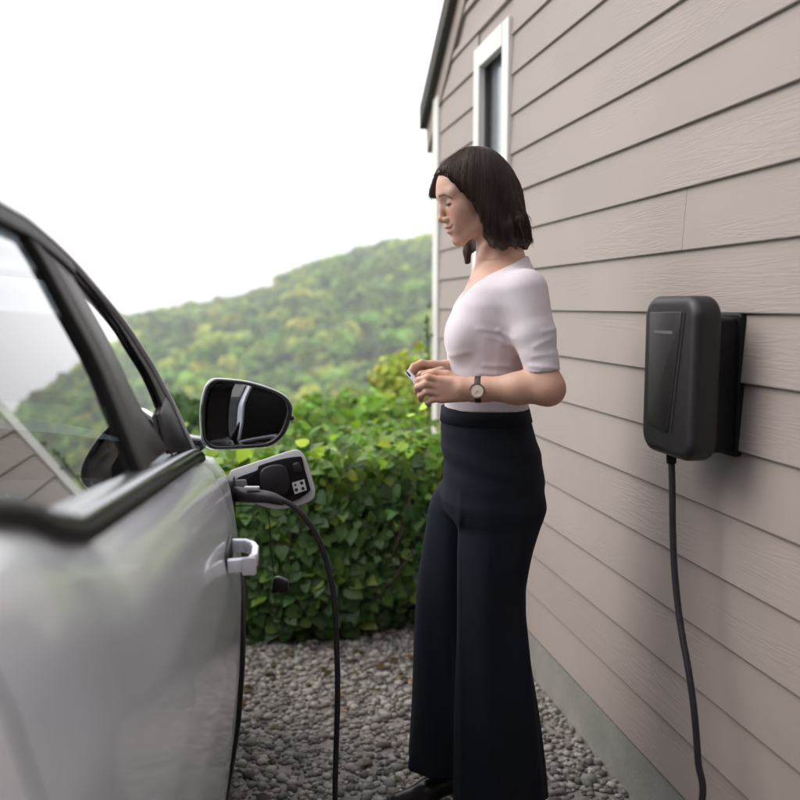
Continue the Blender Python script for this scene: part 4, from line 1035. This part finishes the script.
# colour of the skin itself: lips, knuckles and cheeks a little redder
loc_ = (V-HC)@HR/.955
def blob(c, r): return np.exp(-(((loc_-np.array(c))/np.array(r))**2).sum(1))
lips = np.clip(blob((.104, 0, -.0600), (.013, .019, .0042))+blob((.102, 0, -.0735), (.013, .0165, .0055)), 0, 1)*(loc_[:, 0] > .085)
cheek = blob((.085, .04, -.025), (.03, .022, .02))+blob((.085, -.04, -.025), (.03, .022, .02))+.8*blob((.118, 0, -.03), (.01, .01, .01))
lash = np.clip(blob((.091, .031, -.0060), (.010, .0125, .0022))*1.3, 0, 1)+np.clip(blob((.091, -.031, -.0060), (.010, .0125, .0022))*1.3, 0, 1)
brow = np.clip(1.0*np.exp(-(((loc_[:, 2]-(.0205-1.6*np.maximum(0, np.abs(loc_[:, 1])-.034)**1.3*2))/.0034)**2))*(np.abs(np.abs(loc_[:, 1])-.031) < .019)*(loc_[:, 0] > .055), 0, 1)
base = np.array([[.60, .36, .27]]).repeat(len(V), 0)
def mixc(b_, c, k): return b_*(1-k[:, None])+np.array(c)[None]*k[:, None]
base = mixc(base, (.56, .25, .19), np.clip(cheek*.45, 0, .6)); base = mixc(base, (.46, .13, .12), lips*.8)
base = mixc(base, (.02, .012, .01), np.clip(lash*1.3, 0, 1)*.95); base = mixc(base, (.06, .035, .028), brow*1.0)
SK = bpy.data.materials.new('skin'); SK.use_nodes = True; p = SK.node_tree.nodes['Principled BSDF']
a_ = SK.node_tree.nodes.new('ShaderNodeVertexColor'); a_.layer_name = 'tint'; SK.node_tree.links.new(a_.outputs[0], p.inputs['Base Color'])
p.inputs['Roughness'].default_value = .48; p.inputs['Subsurface Weight'].default_value = .18; p.inputs['Subsurface Radius'].default_value = (1, .3, .15); p.inputs['Subsurface Scale'].default_value = .008
n_ = SK.node_tree.nodes.new('ShaderNodeTexNoise'); n_.inputs['Scale'].default_value = 220; bb = SK.node_tree.nodes.new('ShaderNodeBump'); bb.inputs['Strength'].default_value = .12; bb.inputs['Distance'].default_value = .002
SK.node_tree.links.new(n_.outputs[0], bb.inputs['Height']); SK.node_tree.links.new(bb.outputs[0], p.inputs['Normal'])
per = empty('person', (A(485, 600)[0], PY, 0), 'person with dark brown bob, pale fitted top and navy trousers, looking down at both hands', 'person')
link('body', np_mesh(V, F, 'body', np.concatenate([base, np.ones((len(V), 1))], 1)), SK, per, True)
for s in (1, -1):
    e_ = np.array([.0775, s*.0305, .0075]); vs = []; n1, n2 = 10, 16
    for i in range(n1+1):
        for j in range(n2): th = pi*i/n1; ph_ = 2*pi*j/n2; vs.append(H(*(e_+.0125*np.array([cos(th), sin(th)*cos(ph_), sin(th)*sin(ph_)]))))
    link('eyelash', mesh(*tube([H(.0945-.006*abs(q), s*(.031+.012*q), -.0068-.001*abs(q)) for q in np.linspace(-1, 1, 9)], [.0006, .001, .0014, .0016, .0017, .0016, .0014, .001, .0006], 5)), mat('lash', (.01, .008, .008), .6), per, True)

# --- shirt: fitted rib top with elbow sleeves
sh = Field((.10, 2.00, 1.10), (.52, 2.56, 1.62), .0030)
torso(sh, .0035); sh.cone(A(496, 238), .055, A(502, 266), .057, .02); sh.cone(A(501, 260), .058, A(505, 285), .081, .04); arms(sh, .006, 0)
c_el = A(547, 372, 2.12)
# sleeve end: cut across the upper arm just above the elbow, slightly tilted
def cut_plane(pt, nrm): 
    nrm = np.array(nrm, float); nrm /= np.linalg.norm(nrm); return lambda X, Y, Z: (X-pt[0])*nrm[0]+(Y-pt[1])*nrm[1]+(Z-pt[2])*nrm[2]
LO, HI = sh.lo, sh.lo+sh.n*sh.h
# fabric folds
def folds(X, Y, Z): 
    u = X*9+Z*34+np.sin(Z*21+Y*9)*1.4; w2 = X*40-Z*26
    zone = np.exp(-((Z-A(500, 352)[2])/.05)**2)*np.exp(-((X-.20)/.10)**2); z2 = np.exp(-((Z-A(500, 318)[2])/.04)**2)*np.exp(-((X-.24)/.05)**2)
    z3 = np.exp(-((Z-A(540, 350)[2])/.05)**2)*(Y < 2.2)*(X > .27)
    return .0022*np.sin(u*1.6)*zone+.0012*np.sin((X*.8+Z)*95)*z2+.0013*np.sin((Z*1.0-X*.6)*120)*z3
sh.f -= (folds(*sh.xyz())*.6).astype(np.float32)
X, Y, Z = sh.xyz()
for (pts_, amp, wd_) in ((((478, 329), (498, 331), (511, 338)), .0016, .0035), (((486, 337), (497, 339), (508, 346)), .0012, .003), (((485, 366), (512, 367)), .0022, .003), (((480, 374), (505, 376)), .002, .003), (((526, 364), (552, 366)), .0026, .003), (((528, 355), (548, 352)), .0022, .003),
    (((538, 331), (553, 328)), .0022, .003), (((530, 345), (545, 338)), .002, .003), (((501, 342), (497, 375)), .0016, .005), (((450, 358), (470, 352)), .0016, .004), (((470, 390), (500, 386)), .0018, .003), (((455, 396), (480, 399)), .0018, .003)):
    for (a0_, b0_) in zip(pts_[:-1], pts_[1:]):
        yy_ = 2.15; pa, pb = A(*a0_, yy_), A(*b0_, yy_); vx, vz = pb[0]-pa[0], pb[2]-pa[2]; tq = np.clip(((X-pa[0])*vx+(Z-pa[2])*vz)/(vx*vx+vz*vz), 0, 1)
        d2 = (X-pa[0]-tq*vx)**2+(Z-pa[2]-tq*vz)**2; sh.f -= (amp*np.exp(-d2/(wd_*1.7)**2)*(Y < PY)).astype(np.float32)
# neckline: scoop from the nape to mid chest on a slanted plane
def neck(X, Y, Z):
    a_ = A(525, 255); b_ = A(462, 303); t = (X-b_[0])/(a_[0]-b_[0]); zl = b_[2]+(a_[2]-b_[2])*np.clip(t, -.5, 1.3)
    bow = -.004*np.sin(pi*np.clip(t, 0, 1))
    return -(Z-(zl+bow+.40*np.abs(Y-PY)*1.0*np.clip(1-t*.6, 0, 1)-.008))
sh.op(LO, HI, lambda X, Y, Z: -neck(X, Y, Z), .004, 'and', m=.02)
sh.op(LO, HI, lambda X, Y, Z: A(500, 407.5)[2]-Z+0*X+0*Y, .003, 'and', m=.02)       # hem
for (E, S_, zz_, sl) in ((EL_N, SH_N, 371, .09), (EL_F, SH_F, 371, 0)):
    cpn = cut_plane(A(547, zz_, E[1]), (-.10 if sl else 0, 0, 1)); Yc = (PY-.135) if E[1] < PY else (PY+.135)
    sgn = -1 if E[1] < PY else 1
    # below the sleeve hem remove only what belongs to the arm (outside the torso)
    tor = loft_fn(TORSO, grow=.006, p=2.3)
    def rem(X, Y, Z, cpn=cpn, sgn=sgn, Yc=Yc, tor=tor):
        arm_side = -(sgn*(Y-Yc)); return np.maximum(np.maximum(cpn(X, Y, Z), -tor(X, Y, Z)+.0015), np.where(X > .22, -1., .0)+0*Y)
    sh.op(LO, HI, rem, .001, 'sub', m=.02)
V, F = sh.mesh(); V = relax(V, F, 2, .4)
SHM = mat('rib_knit_cotton', (.66, .61, .655), .85, var=.02, vscale=6); t = SHM.node_tree
wv = t.nodes.new('ShaderNodeTexWave'); wv.inputs['Scale'].default_value = 95; wv.inputs['Distortion'].default_value = .4; wv.bands_direction = 'X'
cb2 = t.nodes.new('ShaderNodeBump'); cb2.inputs['Strength'].default_value = .25; cb2.inputs['Distance'].default_value = .001
t.links.new(t.nodes['Texture Coordinate'].outputs['Object'], wv.inputs[0]); t.links.new(wv.outputs[0], cb2.inputs['Height']); t.links.new(cb2.outputs[0], t.nodes['Principled BSDF'].inputs['Normal'])
t.nodes['Principled BSDF'].inputs['Sheen Weight'].default_value = .2
link('knit_top', np_mesh(V, F, 'knit_top'), SHM, per, True)

# --- trousers: high waist, wide legs
HIP = table([(405.5, 442.5, 527, .128), (415, 441.5, 529, .134), (430, 440.5, 533, .146), (446, 441.5, 538, .158), (462, 444, 541.5, .166), (480, 443, 543.5, .172), (497, 441, 541.5, .172), (512, 447, 537, .160), (524, 462, 530, .125), (534, 476, 520, .07)])
LEGN = table([(480, 475, 525, .045), (488, 464, 536, .07), (500, 456, 541, .088), (520, 458, 535, .090), (545, 457, 527.5, .092), (575, 457, 520.5, .093), (600, 457, 520.5, .095), (625, 457, 524, .098), (657, 456, 528, .102), (700, 455, 534, .108), (750, 453, 540, .114), (782, 452, 543, .118)])
LEGF = table([(474, 460, 512, .04), (484, 448, 520, .065), (494, 436.5, 520, .082), (510, 429.5, 515, .088), (550, 424, 502, .090), (600, 418, 492, .094), (657, 414.5, 490, .10), (700, 412, 488, .106), (750, 409, 486, .112), (776, 408, 485, .115)])
tr = Field((.0, 2.02, .02), (.44, 2.58, 1.16), .0042)
LO, HI = tr.lo, tr.lo+tr.n*tr.h
tr.op(LO, HI, loft_fn(HIP, p=2.2), .01, m=.02)
tr.op(LO, HI, loft_fn(LEGN, cy=PY-.082, p=2.3), .03, m=.03); tr.op(LO, HI, loft_fn(LEGF, cy=PY+.088, p=2.3), .03, m=.03)
X, Y, Z = tr.xyz()
dn_ = np.clip((1.0-Z)/.25, 0, 1)
tr.f -= (.0045*np.sin(Y*62+np.sin(Z*5)*1.2+X*18)*dn_*np.clip(np.sin(Z*4+Y*9)+.8, .2, 1.4)+.003*np.sin(X*75+Z*4+2*np.sin(Z*3))*dn_+.0018*np.sin(Z*95+X*30)*np.exp(-((Z-1.02)/.05)**2)).astype(np.float32)
# pressed crease down the near leg and horizontal drag lines under the waistband
cx_ = A(462, 560, PY-.17)[0]
tr.f -= (.0035*np.exp(-((X-cx_-.004*np.sin(Z*6))/.006)**2)*(Y < PY-.06)*np.clip((.98-Z)/.1, 0, 1)).astype(np.float32)
V, F = tr.mesh(); V = relax(V, F, 2, .4)
TM = mat('navy_twill', (.0055, .0078, .0165), .85, spec=.22, var=.12, vscale=3, bump=.25, bscale=420); pass
tro = link('trousers', np_mesh(V, F, 'trousers'), TM, per, True)
# waistband and pocket seam
wb = []
zb = A(480, 416)[2]; zz, cxx, rxx, ryy = HIP
def hip_ring(z, g=.0015, n=60):
    a, b_, c = np.interp(z, zz, cxx), np.interp(z, zz, rxx)+g, np.interp(z, zz, ryy)+g; o = []
    for k in range(n):
        t = 2*pi*k/n; ct, st2 = cos(t), sin(t); q = (abs(ct)**2.2+abs(st2)**2.2)**(-1/2.2); o.append(Vector((a+b_*ct*q, PY+c*st2*q, z)))
    return o
zt, zl = A(480, 406.5)[2], A(480, 420)[2]; R4 = hip_ring(zt, .0)+hip_ring(zt, .0035)+hip_ring(zl, .0035)+hip_ring(zl, -.001)
link('waistband', mesh(R4, grid_faces(4, 60, True)), TM, tro, True)

# --- shoes
for (px, py, yy, ln) in ((490, 792, PY-.10, .0), (446, 786, PY+.085, 0)):
    c = A(px, py, yy); x0 = c[0]; sf = Field((x0-.20, yy-.06, -.01), (x0+.12, yy+.06, .14), .0035)
    sf.cone((x0+.03, yy, .085), .030, (x0-.05, yy, .055), .030, .02); sf.cone((x0-.05, yy, .052), .032, (x0-.13, yy, .026), .022, .02); sf.cone((x0+.03, yy, .085), .028, (x0+.045, yy, .115), .03, .02)
    sf.cone((x0+.055, yy, .075), .020, (x0+.062, yy, .004), .010, .012); sf.cone((x0-.13, yy, .022), .018, (x0-.155, yy, .018), .012, .01)
    sf.op(sf.lo, sf.lo+sf.n*sf.h, lambda X, Y, Z: .002-Z+0*X+0*Y, .002, 'and', m=.02)
    V, F = sf.mesh(); link('shoe', np_mesh(relax(V, F, 1), F), mat('black_leather', (.015, .013, .013), .3), per, True)

# --- hair
HS = table([(147.6, 470, 480, .012), (149, 464, 488, .036), (152, 458.5, 494, .056), (155, 454.5, 498, .062), (160, 447, 503.5, .070), (166, 440.5, 508.5, .077), (173, 435.5, 513.5, .082), (184, 430.5, 519, .087), (191, 428.5, 521.5, .089), (208, 430, 525, .092), (224, 433, 528.5, .093), (238, 439, 530, .092), (244, 448, 529, .088), (248.5, 455, 526, .078)])
hz_ = Field((.05, 2.16, 1.38), (.36, 2.44, HC[2]+.15), .0026)
LO, HI = hz_.lo, hz_.lo+hz_.n*hz_.h
hz_.op(LO, HI, loft_fn(HS, cy=PY, p=2.05), .004, m=.02)
# far-side lock falling in front of and below the chin line
X, Y, Z = hz_.xyz()
lx = (X-HC[0])*HR[0, 0]+(Y-HC[1])*HR[1, 0]+(Z-HC[2])*HR[2, 0]; ly = (X-HC[0])*HR[0, 1]+(Y-HC[1])*HR[1, 1]+(Z-HC[2])*HR[2, 1]; lz = (X-HC[0])*HR[0, 2]+(Y-HC[1])*HR[1, 2]+(Z-HC[2])*HR[2, 2]
def opening(lz, ly):
    near = np.interp(lz, [-.14, -.11, -.075, -.041, -.01, .015, .032, .045, .058, .070, .08], [.026, .034, .037, .043, .054, .070, .078, .083, .088, .096, .104])
    far = near+.06*np.clip((-.034-ly)/.015, 0, 1)*np.clip((lz-.016)/.012, 0, 1)
    return far
face = (opening(lz, ly)-lx)          # <0 where the face opening is
# open only the front wedge and leave an inner hollow so the skull shows through no gap
g = -(face-.012)*(.5+.9*np.clip((lz-.035)/.02, 0, 1))
hz_.f = np.maximum(hz_.f, g).astype(np.float32)
hz_.cone(A(452, 185, PY+.082), .018, A(467, 222, PY+.088), .016, .012); hz_.cone(A(467, 222, PY+.088), .016, A(467.5, 252, PY+.082), .013, .008); hz_.cone(A(466.5, 250, PY+.082), .012, A(468, 261, PY+.08), .006, .004)
# loose locks: flicked ends at the back, a few falling beside the cheek and behind the neck
for (p_, r_, q_, r2_) in ((A(525, 225, PY-.05), .014, A(531.5, 243, PY-.055), .004), (A(522, 228, PY-.075), .014, A(526, 248, PY-.085), .004), (A(524, 226, PY+.02), .014, A(533, 240, PY+.02), .004),
    (A(512, 232, PY-.085), .012, A(516, 250, PY-.088), .004), (A(496, 232, PY-.088), .011, A(494, 251, PY-.085), .004), (A(486, 222, PY-.088), .010, A(483.5, 247, PY-.082), .003), (A(505, 236, PY-.086), .010, A(503, 252, PY-.082), .003)):
    hz_.cone(p_+np.array([0, 0, .022])+(HC-p_)*np.array([.06, .06, 0]), r_*.62, q_, r2_*.8, .014)
# under-cut: the neck side stays open in front of the ear below the jaw
zbn = lambda X, Y: 0
hz_.op(LO, HI, lambda X, Y, Z: -(Z-(A(500, 252)[2]+.004*np.sin(X*140)+.003*np.sin(X*310+Y*90)+(X < A(474, 240)[0])*(-.06)+.0*Y)), .006, 'and', m=.02)
# soft locks
hz_.f -= (.0008*np.sin(np.arctan2(Y-PY, X-.20)*34+Z*16+np.sin(Z*30)*.6)+.0035*np.sin(np.arctan2(Y-PY, X-.20)*7+Z*38)*np.clip((1.72-Z)/.12, 0, 1)+.0005*np.sin(np.arctan2(Y-PY, X-.2)*71-Z*10)).astype(np.float32)
V, F = hz_.mesh(); V = relax(V, F, 2, .4)
HM = mat('brown_hair', (.042, .024, .0185), .5, var=.3, vscale=14, stretch=(9, 9, 1.2)); hp_ = HM.node_tree.nodes['Principled BSDF']; hp_.inputs['Anisotropic'].default_value = .6; hp_.inputs['Specular IOR Level'].default_value = .28
hair = link('hair', np_mesh(V, F, 'hair'), HM, per, True)
# strands laid over the mass: follow the field's surface downwards from the crown
fh = hz_.f; 
def samp(P):
    q = (P-hz_.lo)/hz_.h; i = np.floor(q).astype(int); i = np.clip(i, 0, hz_.n-2); t = np.clip(q-i, 0, 1); r = 0
    for a in (0, 1):
        for b_ in (0, 1):
            for c in (0, 1):
                w_ = (t[:, 0] if a else 1-t[:, 0])*(t[:, 1] if b_ else 1-t[:, 1])*(t[:, 2] if c else 1-t[:, 2]); r = r+w_*fh[i[:, 0]+a, i[:, 1]+b_, i[:, 2]+c]
    return r
ns_ = 3400; ax_top = A(474, 149, PY+.02); ph = rng.uniform(0, 2*pi, ns_)
C0 = HC+np.array([.012, 0, .03]); steps = 26; pts = np.zeros((ns_, steps, 3))
e0 = rng.uniform(-.1, .35, ns_)
for k in range(steps):
    t = k/(steps-1); el = (pi/2-.08)-t*(pi/2)*1.0*1.75+0*e0     # elevation falls from the crown, then runs down
    el_c = np.maximum(el, 0); cen = C0[None]+np.stack([0*ph, 0*ph, np.minimum(el, 0)*.105], 1)
    phk = ph+.05*np.sin(t*4+ph*7)+.62*t*np.exp(-((ph-1.15*pi)/.75)**2)+.012*np.sin(t*14+ph*23)*t; d = np.stack([np.cos(phk)*np.cos(el_c), np.sin(phk)*np.cos(el_c), np.sin(el_c)+0*ph], 1)
    lo_, hi_ = np.zeros(ns_), np.full(ns_, .16)
    for _ in range(12):
        md = (lo_+hi_)/2; s_ = samp(cen+d*md[:, None]); ins_ = s_ < 0; lo_ = np.where(ins_, md, lo_); hi_ = np.where(ins_, hi_, md)
    pts[:, k] = cen+d*(lo_+rng.uniform(.0, .0018, ns_))[:, None]; bad = lo_ < .04; pts[bad, k] = np.nan
Vs, Fs = [], []; k0 = 0
for i in range(ns_):
    p_ = pts[i]; ok = ~np.isnan(p_[:, 0]); 
    if ok.sum() < 6: continue
    e_ = np.argmin(ok) if not ok.all() else steps
    p_ = p_[:e_]
    if len(p_) < 6: continue
    l_ = len(p_)-(random.randint(0, int(len(p_)*.3)) if random.random() < .3 else 0); p_ = p_[:l_]
    jump = np.linalg.norm(np.diff(p_, axis=0), axis=1)
    if jump.max() > .03: p_ = p_[:max(2, int(np.argmax(jump > .03)))]
    if len(p_) < 6: continue
    if np.linalg.norm(p_[-1]-p_[-2]) > 1e-5:                                  # free, tapering end that leaves the mass
        dd_ = (p_[-1]-p_[-2])/np.linalg.norm(p_[-1]-p_[-2]); q_ = random.uniform(.003, .011) if p_[-1][2] < HC[2]+.03 else random.uniform(.008, .014); cen_ = np.array([HC[0]+.012-p_[-1][0], PY-p_[-1][1], 0]); cen_ /= np.linalg.norm(cen_)+1e-6
        jit = np.array([random.gauss(0, .12), random.gauss(0, .12), 0])+(np.array([-.15, -.35, -.35]) if p_[-1][2] > HC[2]+.03 else 0); p_ = np.vstack([p_, p_[-1]+(dd_+jit)*q_, p_[-1]+(dd_+jit*1.5+cen_*.25)*q_*2])
    rr2 = .00065*np.sin(np.linspace(.25, pi-.15, len(p_)))
    v_, f_ = tube(p_, list(rr2), 3, False); Vs += v_; Fs += [tuple(q+k0 for q in ff) for ff in f_]; k0 = len(Vs)
# a few flyaway ends at the back of the bob
for k in range(14):
    a0 = A(random.uniform(515, 529), random.uniform(205, 243), PY+random.uniform(-.06, .06)); e_ = a0+np.array([random.uniform(.004, .02), random.uniform(-.01, .01), -random.uniform(.005, .03)])
    v_, f_ = tube([a0, (a0+e_)/2+np.array([.003, 0, .002]), e_], [.0007, .0006, .0003], 3, False); Vs += v_; Fs += [tuple(q+k0 for q in ff) for ff in f_]; k0 = len(Vs)
tag(link('hair_strand', mesh(Vs, Fs), HM, hair, True), kind='stuff')

# --- wrist watch
wc = A(478.5, 389.5, WR_N[1]); wy = WR_N[1]-.0295
ax_w = (WR_N-EL_N)/np.linalg.norm(WR_N-EL_N); wct = EL_N+(WR_N-EL_N)*np.clip((wc-EL_N)@(WR_N-EL_N)/np.sum((WR_N-EL_N)**2), 0, .97)
e1 = np.cross(ax_w, [0, 0, 1.]); e1 /= np.linalg.norm(e1); e2 = np.cross(ax_w, e1)
if e1[1] > 0: e1 = -e1
V = []
for k in range(40):
    t = 2*pi*k/40
    for dw, rr3 in ((-.0075, .0272), (-.0075, .0322), (.0075, .0322), (.0075, .0272)): V.append(wct+ax_w*dw+(e1*cos(t)+e2*sin(t))*rr3)
wat = link('watch', bevel_mesh(V, [((i*4+j), (i*4+(j+1) % 4), (((i+1) % 40)*4+(j+1) % 4), (((i+1) % 40)*4+j)) for i in range(40) for j in range(4)], .0012, 2, radians(40)), mat('brown_strap', (.035, .022, .018), .45), per, True)
def disc(r, y0, y1, nm, mt, par, hole=0):
    prof = [(r, y0), (r, y1), (hole, y1+.0003)]; V = []
    for k in range(32):
        t = 2*pi*k/32
        for (a, d) in prof: V.append(wct+e1*(d+.0024)+(ax_w*cos(t)+e2*sin(t))*a)
    f = [(k*3+j, ((k+1) % 32)*3+j, ((k+1) % 32)*3+j+1, k*3+j+1) for k in range(32) for j in (0, 1)]
    return link(nm, mesh(V, f), mt, par, False)
disc(.0178, .026, .0345, 'watch_case', mat('rose_gold', (.75, .48, .34), .28, metal=1), wat, .0150)
disc(.0158, .030, .0338, 'watch_dial', mat('cream_dial', (.85, .77, .64), .5), wat)
for ang, ln in ((.9, .010), (2.6, .0065)):
    q = wct+e1*.0369; d_ = ax_w*cos(ang)+e2*sin(ang); link('watch_hand', mesh(*tube([q, q+d_*ln], .0004, 4)), mat('dial_hand', (.2, .12, .08), .4), wat)

# --- the small key fob held in both hands
kf = empty('key_fob', A(412, 377, 2.185), 'small white key fob held between the fingers of both hands', 'key fob')
ka, kb = A(407.5, 371.5, 2.18), A(420, 386, 2.16)
kd = (kb-ka); kl = np.linalg.norm(kd); kd /= kl; kn = np.cross(kd, [0, 1., .15]); kn /= np.linalg.norm(kn); ks = np.cross(kd, kn)
km = lambda a, b_, d: Vector(ka+kd*a+ks*b_+kn*d)
link('fob_shell', prism(rrect(0, kl, -.014, .014, .008), km, -.0055, .0055, .003, 3), M['white'], kf, True)
link('fob_edge', prism(rrect(-.0008, kl*.5, -.0148, .0148, .008), km, -.0024, .0024, .001), M['blackpl'], kf, True)

# ================================================================== ADDED GARAGE, unseen behind the viewpoint, blocks sky light and feeds reflections
ga = empty('garage', (-1.5, -4.5, 0), 'pale taupe boarded garage with a deep open front behind the viewpoint', 'garage')
GB = mat('brown_boards', (.27, .245, .225), .8, var=.2, vscale=3, bump=.4)
bx = lambda x0, x1, y0, y1, z0, z1, nm, m, w=.005, par=None: link(nm, prism([(x0, y0), (x1, y0), (x1, y1), (x0, y1)], lambda a, b_, d: Vector((a, b_, d)), z0, z1, w), m, par or ga)
bx(-5.5, 1.9, -7.2, -7.0, 0, 3.6, 'wall', GB); bx(-5.7, -5.5, -7.0, -1.9, 0, 3.6, 'wall', GB); bx(1.35, 1.55, -6.99, -1.9, 0, 3.6, 'wall', GB)
for k in range(24): bx(-5.49+k*.29, -5.49+k*.29+.28, -6.99, -6.97, .02, 2.98, 'board', GB, .003)
bx(-5.5, -5.2, -2.1, -1.85, 0, 3.0, 'post', M['trim']); bx(1.0, 1.3, -2.1, -1.85, 0, 3.0, 'post', M['trim']); bx(-5.6, 1.6, -2.12, -1.82, 3.01, 3.5, 'lintel', GB)
bx(-5.9, 1.9, -7.4, -1.2, 3.62, 3.85, 'roof', M['roof'])

# ================================================================== HAZE
hz = link('haze', box_mesh((0, 305, -5), 2500, 2510, 280), None); tag(hz, 'pale summer haze over the valley', 'haze', kind='stuff')
hm = bpy.data.materials.new('haze'); hm.use_nodes = True; t = hm.node_tree; t.nodes.remove(t.nodes['Principled BSDF'])
vp = t.nodes.new('ShaderNodeVolumePrincipled'); vp.inputs['Color'].default_value = (.92, .95, 1, 1); vp.inputs['Density'].default_value = .0006
t.links.new(vp.outputs[0], t.nodes['Material Output'].inputs['Volume']); hz.data.materials.append(hm)
